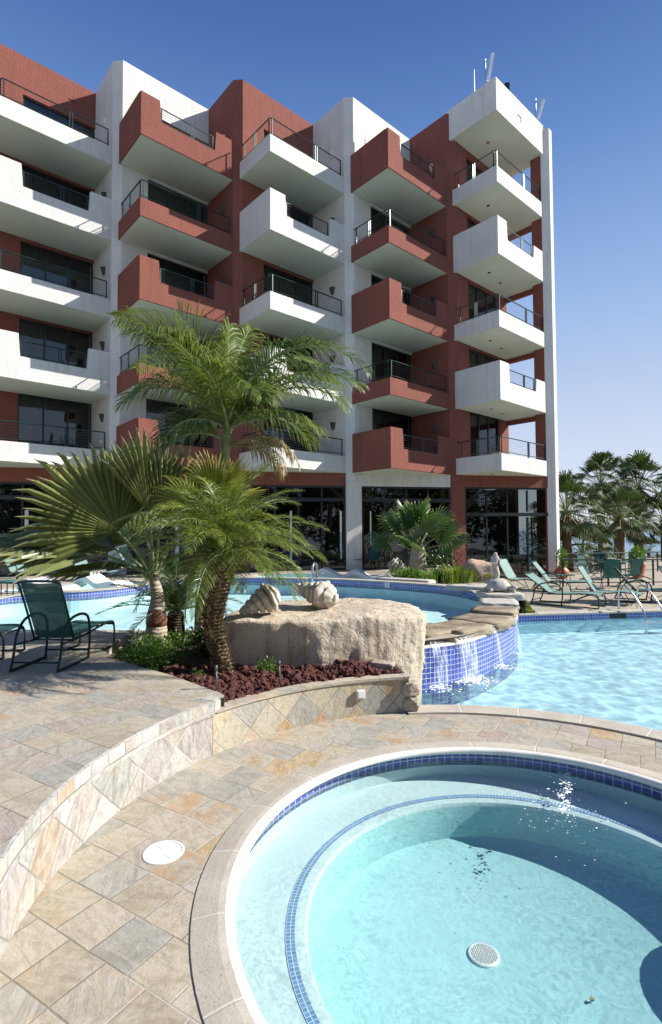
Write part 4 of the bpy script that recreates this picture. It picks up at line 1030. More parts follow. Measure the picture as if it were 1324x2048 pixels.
# ---- shaggy trunked date palm
random.seed(12)
dp = thing('date_palm', 'small date palm with shaggy brown trunk and dense fine fronds in the lava rock', 'palm', (-1.31, 6.45, .38))
path = smooth_curve([(-1.27, 6.45, .3), (-1.33, 6.45, .6), (-1.42, 6.47, .95), (-1.41, 6.5, 1.35), (-1.32, 6.5, 1.78)], 6); npt = len(path)
mb = MB(); mb.tube(path, .1, 12, rs=[.12 - .025 * math.sin(i / npt * 4) + .075 * (i / npt) ** 2 for i in range(npt)])
for i in range(900):
    t_ = random.random(); f = t_ * (npt - 1); k = min(int(f), npt - 2); c = path[k].lerp(path[k + 1], f - k); a = random.uniform(0, 6.283); rr = .105 + .075 * t_ ** 2
    o = V((math.cos(a), math.sin(a), 0)); tg = V((-o.y, o.x, 0)); q_ = c + o * rr; l_ = random.uniform(.03, .075)
    mb.cur = random.choice([0, 1]); mb.add([q_ - tg * .018, q_ + tg * .018, q_ + o * l_ * .75 + V((0, 0, l_ * random.uniform(.1, .9)))], [(0, 1, 2)])
    mb.add([q_ - tg * .018 - V((0, 0, .025)), q_ + tg * .018 - V((0, 0, .025)), q_ + o * l_ * .75 + V((0, 0, l_ * .4))], [(1, 0, 2)])
mb.build('trunk', [M['bark_rough'], M['leaf_dead']], dp, weld=False)
crown = V((-1.30, 6.5, 1.80)); mb = MB(); N_ = 66
for i in range(N_):
    az = i * 137.5 + random.uniform(-12, 12); el = 84 - 88 * (i / N_) ** .85; L = random.uniform(1.0, 1.38) * (1.0 if el > 0 else .75)
    mb.ct = random.uniform(.2, .8) if el > 10 else random.uniform(0, .5); feather(mb, crown + V((0, 0, .1 * (1 - i / N_))), az, el + random.uniform(-6, 6), L, random.uniform(55, 100), .25, 52, .0085, .34, .30, .1, random.uniform(-25, 25), .010)
for az, el, L in [(-125, 42, 1.5), (-150, 30, 1.5), (-95, 38, 1.35), (-60, 45, 1.3), (-172, 50, 1.5), (8, 40, 1.1)]:
    mb.ct = .65; feather(mb, crown, az, el, L, 85, .25, 56, .0085, .34, .30, .1, 0, .010)
mb.build('crown', [M['leaf_date'], M['petiole']], dp, weld=False)

# ---- blue fan palm with bottle trunk
random.seed(8)
fp = thing('fan_palm', 'stiff leaved fan palm with huge pleated fans and brown swollen stem at the left', 'palm', (-2.58, 7.9, .4))
mb = MB(); mb.lathe([(.16, .3), (.17, .5), (.155, .66), (.145, .72)], (-2.58, 7.9, 0), 16, .02); mb.build('trunk', M['bark_ring'], fp, smooth=True)
mb = MB(); mb.lathe([(.14, .71), (.155, .80), (.14, .90), (.12, .95)], (-2.58, 7.9, 0), 16); mb.build('stem_bulge', M['bulge'], fp, smooth=True)
mb = MB(); mb.tube(smooth_curve([(-2.58, 7.9, .93), (-2.57, 7.9, 1.15), (-2.62, 7.9, 1.45), (-2.62, 7.9, 1.75)], 5), .1, 12, rs=[.125 - .006 * i for i in range(16)]); mb.build('crownshaft', M['bark_ring'], fp, smooth=True)
mb = MB(); top = V((-2.62, 7.9, 1.4))
FN = [((-3.02, 7.55, 2.12), (-.55, -.25, .82), (.45, -.85, .25), 1.45, 28, 82, .03), ((-2.60, 7.6, 2.38), (.05, .1, 1), (.65, -.72, .1), 1.30, 18, 50, .0), ((-2.45, 7.7, 2.3), (.45, .1, 1), (.4, -.85, .2), 1.15, 16, 45, .0), ((-3.35, 7.7, 1.80), (-.98, -.1, .22), (.10, -.14, 1), 1.6, 26, 60, .05),
      ((-3.1, 8.35, 1.95), (-.7, .4, .35), (.2, -.5, .85), 1.4, 24, 80, .05), ((-2.25, 8.3, 2.35), (.3, .3, .8), (-.35, -.85, .35), 1.2, 24, 75, .02), ((-3.15, 7.8, 1.85), (-.97, -.05, .16), (.1, -.35, .92), 1.75, 26, 62, .03),
      ((-2.9, 8.1, 2.45), (-.35, .15, .9), (.3, -.95, .2), 1.25, 24, 60, .0), ((-3.0, 8.0, 1.60), (-.95, .05, .02), (-.1, -.12, 1), 1.2, 24, 60, .10)]
pt = MB()
for hub, d, nr_, Rd, n, sp_, drp in FN:
    mb.ct = random.uniform(.3, .7); fan(mb, hub, d, nr_, Rd, n, sp_, .68, .10, drp, .03, .12); pt.tube(smooth_curve([top, top.lerp(V(hub), .5) + V((0, 0, .05)), hub], 5), .02, 6, rs=[.032 - .0016 * i for i in range(11)])
mb.build('crown', M['leaf_fan'], fp, weld=False); pt.build('petioles', M['petiole'], fp, smooth=True)
# ---- yellowing fan palm half hidden behind
random.seed(4)
yp = thing('fan_palm', 'small fan palm with yellow orange leaf tips between the taller palms', 'palm', (-1.72, 7.5, .4))
mb = MB(); mb.tube([(-1.72, 7.5, .3), (-1.66, 7.5, 1.2), (-1.62, 7.5, 2.2)], .07, 10, rs=[.09, .07, .06]); mb.build('trunk', M['bark_rough'], yp, smooth=True)
mb = MB()
for hub, d, nr_, Rd, n, sp_ in [((-1.50, 7.45, 2.62), (.45, -.1, .8), (-.5, -.7, .4), .66, 18, 60), ((-1.66, 7.4, 2.66), (-.1, -.15, 1), (-.1, -.9, .3), .62, 18, 55), ((-1.40, 7.4, 2.45), (.85, -.1, .35), (-.3, -.5, .8), .6, 16, 55), ((-1.95, 7.4, 2.5), (-.8, 0, .6), (.3, -.8, .4), .6, 16, 60)]:
    mb.ct = .6; fan(mb, hub, d, nr_, Rd, n, sp_, .5, .12, .0, .06, .12)
mb.build('crown', M['leaf_yellow'], yp, weld=False)
# ---- cycad
random.seed(9)
cy = thing('cycad', 'dark stiff cycad on a short black trunk beside the upper pool', 'cycad', (-2.42, 8.3, .4))
mb = MB(); mb.lathe([(.12, .3), (.15, .45), (.15, .7), (.12, .86), (.05, .92)], (-2.42, 8.3, 0), 14, .10); mb.build('trunk', M['bark_dark'], cy)
mb = MB()
for i in range(30):
    az = i * 137.5; el = 72 - 64 * (i / 30); mb.ct = random.uniform(.2, .8); feather(mb, (-2.42, 8.3, .88), az, el, random.uniform(1.0, 1.25), random.uniform(35, 60), .17, 48, .013, .05, .3, .1, 0, .010)
mb.build('crown', [M['leaf_cycad'], M['petiole']], cy, weld=False)
# ---- low shrubs in the bed
random.seed(14)
def shrub(name, c, r, n, sz, mat, label, cat='shrub', grp=None, lumps=6, nar=.45):
    t_ = thing(name, label, cat, (c[0], c[1], c[2]), 0, grp); mb = MB(); st = MB()
    for i in range(lumps):
        a = random.uniform(0, 6.28); q_ = V(c) + V((math.cos(a) * r[0] * random.uniform(.1, .75), math.sin(a) * r[1] * random.uniform(.1, .75), r[2] * random.uniform(.3, .65)))
        leafclump(mb, q_, r[0] * .5, r[1] * .5, r[2] * .5, n // lumps, sz, .4, nar); st.tube([V(c), V(c).lerp(q_, .6) + V((0, 0, .02)), q_], .006, 4)
    mb.build('foliage', M[mat], t_, weld=False); st.build('stem', M['bark_rough'], t_, weld=False); return t_
shrub('shrub', (-2.25, 7.05, .38), (.48, .45, .36), 2300, .05, 'leaf_shrub', 'bright green feathery shrub at the foot of the palms by the deck edge', lumps=12)
shrub('shrub', (-2.6, 7.05, .42), (.28, .25, .16), 700, .045, 'leaf_shrub', 'low light green ferny plant spilling onto the deck', lumps=7)
shrub('shrub', (-1.85, 7.6, .38), (.4, .35, .4), 900, .06, 'leaf_cycad', 'dark leafy shrub in shade behind the date palm trunk', lumps=7)
shrub('shrub', (-.78, 6.42, .38), (.16, .12, .20), 320, .035, 'leaf_shrub', 'small green sprig growing in the lava rock before the boulder', lumps=5)
shrub('shrub', (-1.52, 6.2, .40), (.07, .06, .12), 90, .03, 'leaf_shrub', 'tiny green sprout in the lava rock left of the date palm', lumps=3)

# ---- island palm and planting right of the upper pool
random.seed(17)
ip = thing('fan_palm', 'round headed fan palm on a stout grey trunk beyond the upper pool', 'palm', (3.05, 18.8, .55))
mb = MB(); mb.lathe([(.42, .4), (.36, .7), (.30, 1.0), (.26, 1.35), (.2, 1.6)], (3.05, 18.8, 0), 16, .05); mb.build('trunk', M['bark_ring'], ip, smooth=True)
mb = MB(); pt = MB(); top = V((3.05, 18.8, 1.35))
for az, el, pl, Rd in [(-155, 42, .95, 1.25), (-120, 20, .85, 1.15), (-75, 45, 1.0, 1.3), (-100, 68, 1.1, 1.2), (-30, 15, 1.1, 1.25), (-10, 38, 1.0, 1.2), (20, 55, 1.2, 1.2), (175, 18, 1.1, 1.1), (150, 50, 1.2, 1.2), (95, 72, 1.2, 1.2), (60, 35, 1.1, 1.1), (-60, 74, 1.2, 1.25), (200, 66, 1.2, 1.2), (-135, 72, 1.2, 1.1)]:
    d = V((math.cos(R(az)) * math.cos(R(el)), math.sin(R(az)) * math.cos(R(el)), math.sin(R(el)))); hub = top + d * pl; side = d.cross(V((0, 0, 1))).normalized(); nr_ = side.cross(d)
    nr_ = (nr_ + V((0, -.7, .2)) - d * .2).normalized(); mb.ct = random.uniform(.25, .75); fan(mb, hub, (d + V((0, 0, .1))).normalized(), nr_, Rd * .78, 26, 125, .52, .12, .06, .06, .1); pt.tube([top, top.lerp(hub, .5) + V((0, 0, .06)), hub], .025, 5)
mb.build('crown', M['leaf_isle'], ip, weld=False); pt.build('petioles', M['petiole'], ip)
random.seed(19)
def tuft(c, n, h, mat, label, spread=.35, w=.02):
    t_ = thing('grass_clump', label, 'plant', c); mb = MB()
    for i in range(n):
        a = random.uniform(0, 6.28); r_ = random.uniform(0, spread); b = V(c) + V((math.cos(a) * r_, math.sin(a) * r_, 0)); o = V((math.cos(a), math.sin(a), 0)) * random.uniform(.1, .6); hh = h * random.uniform(.6, 1.1); wv = V((-math.sin(a), math.cos(a), 0)) * w
        mb.ct = random.random(); mb.add([b - wv, b + wv, b + V((0, 0, hh * .6)) + o * hh * .3 + wv * .7, b + V((0, 0, hh * .6)) + o * hh * .3 - wv * .7, b + V((0, 0, hh * .9)) + o * hh], [(0, 1, 2, 3), (3, 2, 4)])
    mb.build('foliage', M[mat], t_, weld=False)
tuft((3.9, 16.6, .5), 260, .62, 'leaf_cover', 'yellow green strappy clump beside the pink rock', .5)
tuft((3.2, 16.5, .5), 200, .5, 'leaf_shrub', 'dark green strappy clump in front of the island palm', .5)
tuft((4.35, 16.9, .5), 160, .5, 'leaf_cover', 'small yellow green tuft against the pink rock', .35)
shrub('shrub', (2.45, 16.9, .5), (.75, .5, .42), 1800, .08, 'leaf_shrub', 'low ferny green shrub at the left end of the island bed', lumps=9)
shrub('shrub', (3.9, 18.6, .5), (.7, .5, .9), 1100, .10, 'leaf_cycad', 'dark leafy shrub behind the strappy clumps on the island', lumps=9)
shrub('shrub', (4.95, 17.6, .6), (.22, .2, .5), 350, .07, 'leaf_shrub', 'small upright bush on top of the pink rock', lumps=5)
cv = MB()
for i in range(9000):
    t_ = random.random() ** 1.2; uu = random.random() ** .8; x, y = 4.55 + t_ * .45 + uu * .62, 13.62 + t_ * 5.5 + random.gauss(0, .05); z_ = max(.01, (.60 + .12 * t_ + .07 * math.sin(y * 5)) * (1 - uu ** 1.6) + random.uniform(-.03, .02)) if y > 13.8 else .25 * (1 - uu) * random.random()
    p = V((x, y, z_)); d = V((random.gauss(0, .6), random.gauss(0, .6), 1)).normalized(); s_ = .07; w_ = d.cross(V((random.gauss(0, 1), random.gauss(0, 1), 0))).normalized() * s_ * .4; cv.ct = random.random()
    cv.add([p - w_ * .3, p + d * s_ * .5 - w_ * .6, p + d * s_, p + d * s_ * .5 + w_ * .6], [(0, 1, 2, 3)])
tag(cv.build('ground_cover', M['leaf_cover'], weld=False), None, None, kind='stuff')

# ---- tall fan palms beyond the terrace
def washingtonia(base, h, cr, nf, label, seed, skirt=True, tr=.2, lean=0.0, grp='fan palms beyond the terrace railing'):
    random.seed(seed); b = V(base); t_ = thing('tall_fan_palm', label, 'palm', b, 0, grp); topz = b + V((lean, 0, h))
    mb = MB(); mb.tube([b, b.lerp(topz, .5) + V((lean * .1, 0, 0)), topz], tr, 10, rs=[tr * 1.3, tr * .9, tr]); mb.build('trunk', M['bark_rough'], t_, smooth=True)
    mb = MB(); pt = MB()
    nf = int(nf * 1.5)
    for i in range(nf):
        az = i * 137.5 + random.uniform(-15, 15); el = 86 - 120 * (i / nf) ** .9 + random.uniform(-8, 8); pl = cr * random.uniform(.5, .78); Rd = cr * random.uniform(.36, .48)
        d = V((math.cos(R(az)) * math.cos(R(el)), math.sin(R(az)) * math.cos(R(el)), math.sin(R(el)))); hub = topz + V((0, 0, .1)) + d * pl - V((0, 0, (.12 if el < 40 else 0) * cr))
        side = d.cross(V((0, 0, 1))); side = side.normalized() if side.length > .1 else V((1, 0, 0)); nr_ = side.cross(d)
        mb.ct = random.uniform(.2, .8); dd = (d + V((0, 0, -.35 if el < 40 else -.05))).normalized(); fan(mb, hub, dd, nr_ + V((random.uniform(-.5, .5), random.uniform(-.9, .1), 0)), Rd, 18, 100, .42, .10, .10, .22, .25)
        pt.tube([topz, topz.lerp(hub, .55) + V((0, 0, .05)), hub], .02, 4)
    mb.build('crown', M['leaf_far'], t_, weld=False); pt.build('petioles', M['petiole'], t_, weld=False)
    if skirt:
        mb = MB()
        for i in range(nf // 3):
            az = random.uniform(0, 360); a = R(az); o = V((math.cos(a), math.sin(a), 0)); hub = topz + o * tr * 1.6 - V((0, 0, random.uniform(.1, .5)))
            mb.ct = random.random(); fan(mb, hub, o * .45 + V((0, 0, -1)), o, cr * .5, 12, 45, .4, .12, 0, .1, .35)
        mb.build('dead_fronds', M['leaf_brown'], t_, weld=False)
def bx(px, y): return (px - 662) / 1064.65 * y
washingtonia((bx(1133, 27.5), 27.5, -.1), 3.1, 2.0, 30, 'nearest tall fan palm right beside the white corner column', 1, tr=.24)
washingtonia((bx(1203, 37), 37, -1.0), 6.2, 2.3, 40, 'tallest dark fan palm left of the twin crowns against the sky', 2, tr=.26)
washingtonia((bx(1278, 38), 38, -1.0), 6.1, 2.4, 42, 'big fan palm crown at the right against the sky with hanging skirt', 3, tr=.26)
washingtonia((bx(1240, 33), 33, -.8), 3.7, 1.9, 32, 'yellow green fan palm in the middle of the group with short trunk', 4, tr=.24)
washingtonia((bx(1272, 36), 36, -1.0), 3.2, 1.6, 26, 'lower fan palm below the right hand tall crown', 5, tr=.2)
washingtonia((bx(1232, 41), 41, -2.0), 6.2, 1.7, 24, 'slender fan palm behind the middle of the group', 6, tr=.2)
washingtonia((bx(1326, 36), 36, -1.0), 3.7, 1.5, 28, 'small fan palm cut by the right edge of the picture', 7, tr=.2)
washingtonia((bx(1165, 28.5), 28.5, -.6), 1.3, 1.9, 30, 'low bushy fan palm with no trunk showing beside the column', 8, False, .2)
washingtonia((bx(1180, 60), 60, -5.5), 4.6, 1.7, 22, 'distant small fan palm seen between the trunks near the water', 9, False, .2)
washingtonia((bx(1296, 66), 66, -5.5), 4.9, 1.9, 22, 'distant small fan palm by the water at the right', 10, False, .2)
washingtonia((bx(1213, 75), 75, -5.5), 4.6, 1.7, 22, 'farthest small fan palm by the water', 11, False, .2)
random.seed(40)
for i, (px, y, r_, lb_) in enumerate([(1150, 50, 2.2, 'dark green bush beyond the railing beside the column'), (1225, 58, 1.6, 'round bush between the palm trunks'), (1270, 52, 1.9, 'broad bush beyond the railing'), (1318, 48, 2.0, 'bush beyond the railing at the right edge')]):
    shrub('shrub', (bx(px, y), y, -5.5), (r_, r_, 3.6 + r_ * .3), 1400, .4, 'leaf_far', lb_, grp='bushes beyond the railing', lumps=10)

# ================================================================== FURNITURE AND ORNAMENTS
def T(mb, side, pts, r=.014, n=7): mb.tube(smooth_curve([(x, side * .31, z) for x, z in pts], 5), r, n)
def sheet(mb, prof, w=.29, th=.006, n=5):
    pr = smooth_curve([(x, 0, z) for x, z in prof], n)
    for dz in (0,):
        rows = [[V((p.x, s_, p.z - .018 * (1 - (s_ / w) ** 2))) for s_ in (-w, -w * .6, 0, w * .6, w)] for p in pr]
        top = [[q_ + V((0, 0, th)) for q_ in r_] for r_ in rows]
        mb.loft(top); mb.loft([list(reversed(r_)) for r_ in rows])
def chaise_arm(label, grp, mat='sling', back=52):
    t_ = thing('chaise_lounge', label, 'chaise lounge', (0, 0, 0), 0, grp)
    bl = .82; bx_, bz = .62 - bl * math.cos(R(back)), .33 + bl * math.sin(R(back))
    mb = MB()
    for s_ in (-1, 1): T(mb, s_, [(.55, .31), (1.0, .33), (1.5, .37), (1.85, .37), (1.93, .30)], .016)
    mb.tube([(.62, -.31, .31), (.62, .31, .31)], .013, 6); mb.tube([(1.5, -.31, .355), (1.5, .31, .355)], .013, 6); mb.tube([(1.9, -.31, .33), (1.9, .31, .33)], .016, 6)
    mb.build('seat_frame', M['metal'], t_, smooth=True, weld=False)
    mb = MB()
    for s_ in (-1, 1): T(mb, s_, [(.62, .33), (bx_ * .5 + .31, .33 + (bz - .33) * .5 + .015), (bx_, bz)], .016)
    mb.tube(smooth_curve([(bx_, -.31, bz), (bx_ - .03, -.28, bz + .03), (bx_ - .035, 0, bz + .04), (bx_ - .03, .28, bz + .03), (bx_, .31, bz)], 4), .016, 7)
    mb.build('back_frame', M['metal'], t_, smooth=True, weld=False)
    for s_ in (-1, 1):
        mb = MB(); mb.tube(smooth_curve([(.98, s_ * .35, .03), (1.02, s_ * .35, .30), (.99, s_ * .35, .50), (.88, s_ * .36, .60), (.66, s_ * .36, .63), (.42, s_ * .35, .58), (.26, s_ * .35, .42), (.20, s_ * .35, .18), (.14, s_ * .35, .03), (.22, s_ * .35, .016), (.6, s_ * .35, .016), (1.0, s_ * .35, .016)], 5), .019, 8)
        mb.tube([(.60, s_ * .31, .33), (1.01, s_ * .35, .33)], .014, 6); mb.tube([(.60, s_ * .31, .31), (.24, s_ * .35, .32)], .012, 6); mb.build('arm', M['metal'], t_, smooth=True, weld=False)
        mb = MB(); mb.tube(smooth_curve([(1.86, s_ * .31, .36), (1.93, s_ * .31, .28), (1.93, s_ * .31, .08), (1.90, s_ * .31, .016), (1.55, s_ * .31, .016)], 4), .017, 7); mb.build('leg', M['metal'], t_, smooth=True, weld=False)
    for x_ in (1.0, .18): mb = MB(); mb.tube([(x_, -.35, .11), (x_, .35, .11)], .012, 6); mb.build('stretcher', M['metal'], t_, weld=False)
    mb = MB(); sheet(mb, [(.64, .345), (1.0, .345), (1.5, .385), (1.9, .375)]); mb.build('seat_sling', M[mat], t_, smooth=True)
    mb = MB(); sheet(mb, [(.635, .36), (bx_ * .5 + .32, .34 + (bz - .33) * .5 + .015), (bx_ + .005, bz + .02)]); mb.build('back_sling', M[mat], t_, smooth=True)
    return t_
def chaise_x(label, grp, back=60):
    t_ = thing('chaise_lounge', label, 'chaise lounge', (0, 0, 0), 0, grp)
    bl = .80; bx_, bz = .66 - bl * math.cos(R(back)), .34 + bl * math.sin(R(back))
    mb = MB()
    for s_ in (-1, 1): T(mb, s_, [(.60, .34), (1.0, .30), (1.4, .36), (1.85, .30)], .015)
    for x_, z_ in ((.62, .34), (1.85, .30), (1.4, .35)): mb.tube([(x_, -.31, z_), (x_, .31, z_)], .013, 6)
    mb.build('seat_frame', M['metal'], t_, smooth=True, weld=False)
    mb = MB()
    for s_ in (-1, 1): T(mb, s_, [(.66, .34), (bx_ * .5 + .33, .34 + (bz - .34) * .5), (bx_, bz)], .015)
    mb.tube([(bx_, -.31, bz), (bx_, .31, bz)], .015, 7); mb.build('back_frame', M['metal'], t_, smooth=True, weld=False)
    for s_ in (-1, 1):
        mb = MB(); mb.tube([(.10, s_ * .34, .015), (.5, s_ * .34, .20), (1.0, s_ * .33, .33)], .013, 6); mb.tube([(.08, s_ * .34, .32), (.45, s_ * .34, .32), (1.05, s_ * .34, .015)], .013, 6); mb.build('leg', M['metal'], t_, weld=False)
        mb = MB(); mb.tube([(1.35, s_ * .31, .35), (1.52, s_ * .31, .02), (1.62, s_ * .31, .02), (1.8, s_ * .31, .31)], .013, 6); mb.build('leg', M['metal'], t_, weld=False)
    for x_ in (.10, 1.05): mb = MB(); mb.tube([(x_, -.34, .015), (x_, .34, .015)], .013, 6); mb.build('stretcher', M['metal'], t_, weld=False)
    mb = MB(); sheet(mb, [(.68, .355), (1.0, .32), (1.4, .375), (1.83, .315)]); mb.build('seat_sling', M['sling'], t_, smooth=True)
    mb = MB(); sheet(mb, [(.675, .365), (bx_ * .5 + .335, .35 + (bz - .34) * .5), (bx_ + .005, bz)]); mb.build('back_sling', M['sling'], t_, smooth=True)
    return t_
def armchair(label, grp):
    """folding sling armchair, front towards -Y"""
    t_ = thing('sling_chair', label, 'chair', (0, 0, 0), 0, grp)
    mb = MB()
    for s_ in (-.27, .27): mb.tube([(s_, -.22, .42), (s_, .22, .38), (s_, .28, .44), (s_, .42, 1.05)], .014, 6)
    mb.tube([(-.27, .42, 1.05), (.27, .42, 1.05)], .014, 6); mb.tube([(-.27, -.22, .42), (.27, -.22, .42)], .014, 6); mb.build('frame', M['metal'], t_, smooth=True, weld=False)
    for s_ in (-.3, .3):
        mb = MB(); mb.tube([(s_, .34, .015), (s_, -.15, .40), (s_, -.24, .62)], .013, 6); mb.tube([(s_, -.30, .015), (s_, .26, .42)], .013, 6); mb.build('leg', M['metal'], t_, weld=False)
        mb = MB(); mb.tube([(s_, -.26, .63), (s_, .1, .65), (s_, .36, .72)], .016, 6); mb.build('arm', M['metal'], t_, weld=False)
    mb = MB(); th = .006
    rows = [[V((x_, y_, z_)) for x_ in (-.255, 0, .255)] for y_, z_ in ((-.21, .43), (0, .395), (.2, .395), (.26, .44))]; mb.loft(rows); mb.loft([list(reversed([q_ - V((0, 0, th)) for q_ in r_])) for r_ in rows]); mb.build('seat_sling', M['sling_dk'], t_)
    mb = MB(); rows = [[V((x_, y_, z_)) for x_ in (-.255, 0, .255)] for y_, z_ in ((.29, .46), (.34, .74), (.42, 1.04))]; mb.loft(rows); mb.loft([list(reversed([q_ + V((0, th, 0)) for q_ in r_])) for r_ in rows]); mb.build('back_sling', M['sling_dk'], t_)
    return t_
def spot(px, py, z): p = at(px, py, z); return p
GL, GR, GC = 'chaise lounges on the raised terrace', 'chaise lounges beside the big pool', 'sling chairs by the glass front'
# near chair, seen from behind
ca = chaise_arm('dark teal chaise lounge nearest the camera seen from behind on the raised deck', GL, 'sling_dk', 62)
ca.rotation_euler = (0, 0, R(87)); ca.location = (-3.42, 6.05, DK); ca.scale = (.82, .80, .95)
cb = chaise_arm('teal chaise lounge farthest left behind the upper pool cut by the picture edge', GL)
def place(o, px, py, z, rz): p = at(px, py, z); o.location = p; o.rotation_euler = (0, 0, R(rz))
place(cb, 10, 1163, DK, -22)
p = at(-10, 1315, DK); dup(ca, (p.x - 1.40, p.y + .05, DK), R(2), 'dark chaise lounge at the left edge with only its foot end in view', GL)
cx1 = chaise_x('teal crossed leg chaise lounge second from left behind the upper pool', GL); place(cx1, 136, 1160, DK, -18)
p = at(232, 1152, DK); dup(cx1, p, R(-18), 'teal chaise lounge half hidden behind the big fan leaves', GL)
p = at(395, 1140, DK); dup(cx1, p, R(-30), 'teal chaise lounge glimpsed through the date palm fronds', GL)
# right group
p = at(992, 1172, 0); r1 = dup(cx1, p, R(-50), 'teal chaise lounge just right of the standing statue', GR)
cl_ = chaise_arm('armed teal chaise lounge nearest the pool corner', GR, 'sling', 36); p = at(1062, 1204, 0); cl_.location = p; cl_.rotation_euler = (0, 0, R(-42));

p = at(1062, 1180, 0); dup(cb, p, R(-32), 'armed teal chaise lounge behind the nearest one by the side table', GR)
p = at(1142, 1201, 0); dup(cx1, p, R(-36), 'pale teal crossed leg chaise lounge left of the pool ladder', GR)
p = at(1222, 1200, 0); dup(cb, p, R(-22), 'teal chaise lounge directly behind the pool ladder', GR)
p = at(1300, 1202, 0); dup(cx1, p, R(-22), 'pale teal chaise lounge at the right picture edge', GR)
# chairs in front of the glass, right of the palms
a0_ = armchair('dark teal sling chair nearest the date palm fronds', GC); a0_.location = at(618, 1137, DK); a0_.rotation_euler = (0, 0, R(5))
for px, py, rz, lb_ in ((667, 1138, 0, 'dark teal sling chair facing the pool alone left of the white pier'), (714, 1139, -14, 'dark teal sling chair turned aside at the foot of the white pier'), (742, 1140, -12, 'dark teal sling chair beside the handrail')):
    dup(a0_, at(px, py, DK), R(rz), lb_, GC)
GD = 'chairs round the terrace table'
for px, py, rz, lb_ in ((1182, 1163, 35, 'dark sling chair left of the round terrace table'), (1222, 1176, 160, 'dark sling chair with its back to the pool at the terrace table'), (1205, 1146, -10, 'dark sling chair beyond the round terrace table'), (1258, 1172, 200, 'dark sling chair right of the round terrace table'), (1272, 1150, -30, 'dark sling chair by the railing at the right')):
    dup(a0_, at(px, py, 0), R(rz), lb_, GD)
def table(c, r_, h, label, square=False):
    t_ = thing('side_table' if h < .6 else 'dining_table', label, 'table', c); mb = MB(); c = V(c)
    if square: mb.box(c + V((0, 0, h)), (r_ * 2, r_ * 1.5, .03))
    else: mb.lathe([(r_ - .01, h - .015), (r_, h), (r_, h + .015), (r_ - .02, h + .02)], c, 28)
    mb.build('tabletop', M['tabletop'], t_)
    for i in range(4):
        a = R(45 + 90 * i); m_ = MB(); m_.tube([c + V((math.cos(a) * r_ * .8, math.sin(a) * r_ * .65, 0)), c + V((math.cos(a) * r_ * .8, math.sin(a) * r_ * .65, h))], .014, 6); m_.build('leg', M['metal'], t_, weld=False)
table(at(1127, 1172, 0), .33, .42, 'small low teal side table in front of the orange vase pot', True)
table(at(1232, 1158, 0), .5, .73, 'round dark dining table on the far terrace')
table(at(20, 1196, DK), .26, .42, 'small round side table left of the armed chaise at the left edge')

# in-pool shell loungers
def shell_lounger(c, rz, mat, label):
    t_ = MB(); prof = smooth_curve([(-.85, 0, .14), (-.6, 0, .30), (-.35, 0, .24), (0, 0, .06), (.35, 0, .10), (.6, 0, .12), (.85, 0, .0)], 5)
    rows = [[V((p.x, s_, p.z + .03 * abs(s_))) for s_ in (-.34, -.2, 0, .2, .34)] for p in prof]; low = [[q_ - V((0, 0, .16)) for q_ in r_] for r_ in rows]
    t_.loft(rows); t_.loft([list(reversed(r_)) for r_ in low])
    for k_ in (0, 4): t_.loft([[r_[k_] for r_ in (rows if k_ == 0 else list(reversed(rows)))], [r_[k_] for r_ in (low if k_ == 0 else list(reversed(low)))]])
    t_.loft([rows[0], low[0]]); t_.loft([low[-1], rows[-1]])
    o = t_.build('pool_lounger', M[mat], smooth=R(50)); o.location = c; o.rotation_euler = (0, 0, R(rz)); tag(o, label, 'pool lounger', 'moulded loungers in the shallow pools')
shell_lounger((-7.9, 15.0, .52), -20, 'lilac', 'moulded white lounger lying leftmost in the left shallow pool')
shell_lounger((-6.95, 16.3, .52), -20, 'whitep', 'moulded white lounger behind the leftmost one in the left shallow pool')
shell_lounger((.30, 18.5, .52), -10, 'whitep', 'bright white moulded lounger in the right shallow pool')
shell_lounger((1.35, 18.1, .50), -10, 'lilac', 'moulded white lounger coloured lilac grey for shade in the right shallow pool')

# carved conch shells
def conch(name, tip, end, r_, label, cat='sculpture', flare=True, seed=0, mat='shell'):
    tip, end = V(tip), V(end); ax = (end - tip); L = ax.length; ax.normalize(); a = ax.orthogonal().normalized(); b = ax.cross(a); mb = MB(); N, K = 90, 40; vs = []; fs = []
    random.seed(seed)
    for i in range(N + 1):
        t_ = i / N
        base = r_ * (.14 + .86 * (t_ / .72) ** .95) if t_ < .72 else r_ * (1 - .72 * ((t_ - .72) / .28) ** 1.6)
        for k_ in range(K):
            ph = 2 * math.pi * k_ / K; turns = 6.5 * t_ - ph / (2 * math.pi); saw = turns - math.floor(turns)
            rr = base * (1 - .30 * (math.exp(-((saw - .0) * 7) ** 2) + math.exp(-((saw - 1.0) * 7) ** 2))) * (1 + .07 * math.cos(ph * 9) * (t_ > .2))
            if flare and t_ > .5: rr *= 1 + .35 * max(0, math.cos(ph - 2.2)) ** 3 * math.sin(min(1, (t_ - .5) * 2.2) * math.pi)
            rr *= 1 + .03 * noise.noise(V((t_ * 9, math.cos(ph) * 2, math.sin(ph) * 2 + seed)))
            vs.append(tip + ax * (L * t_) + (a * math.cos(ph) + b * math.sin(ph)) * rr)
    for i in range(N):
        for k_ in range(K): k2 = (k_ + 1) % K; fs.append((i * K + k_, i * K + k2, (i + 1) * K + k2, (i + 1) * K + k_))
    fs += [tuple(range(K)), tuple(range(N * K, (N + 1) * K))]
    mb.add(vs, fs); o = mb.build(name, M[mat], smooth=True, weld=False); tag(o, label, cat, None); return o
conch('stone_shell', (-1.19, 6.93, 1.06), (-.70, 7.13, 1.29), .20, 'carved stone conch shell with its tip down on the left end of the boulder', seed=1)
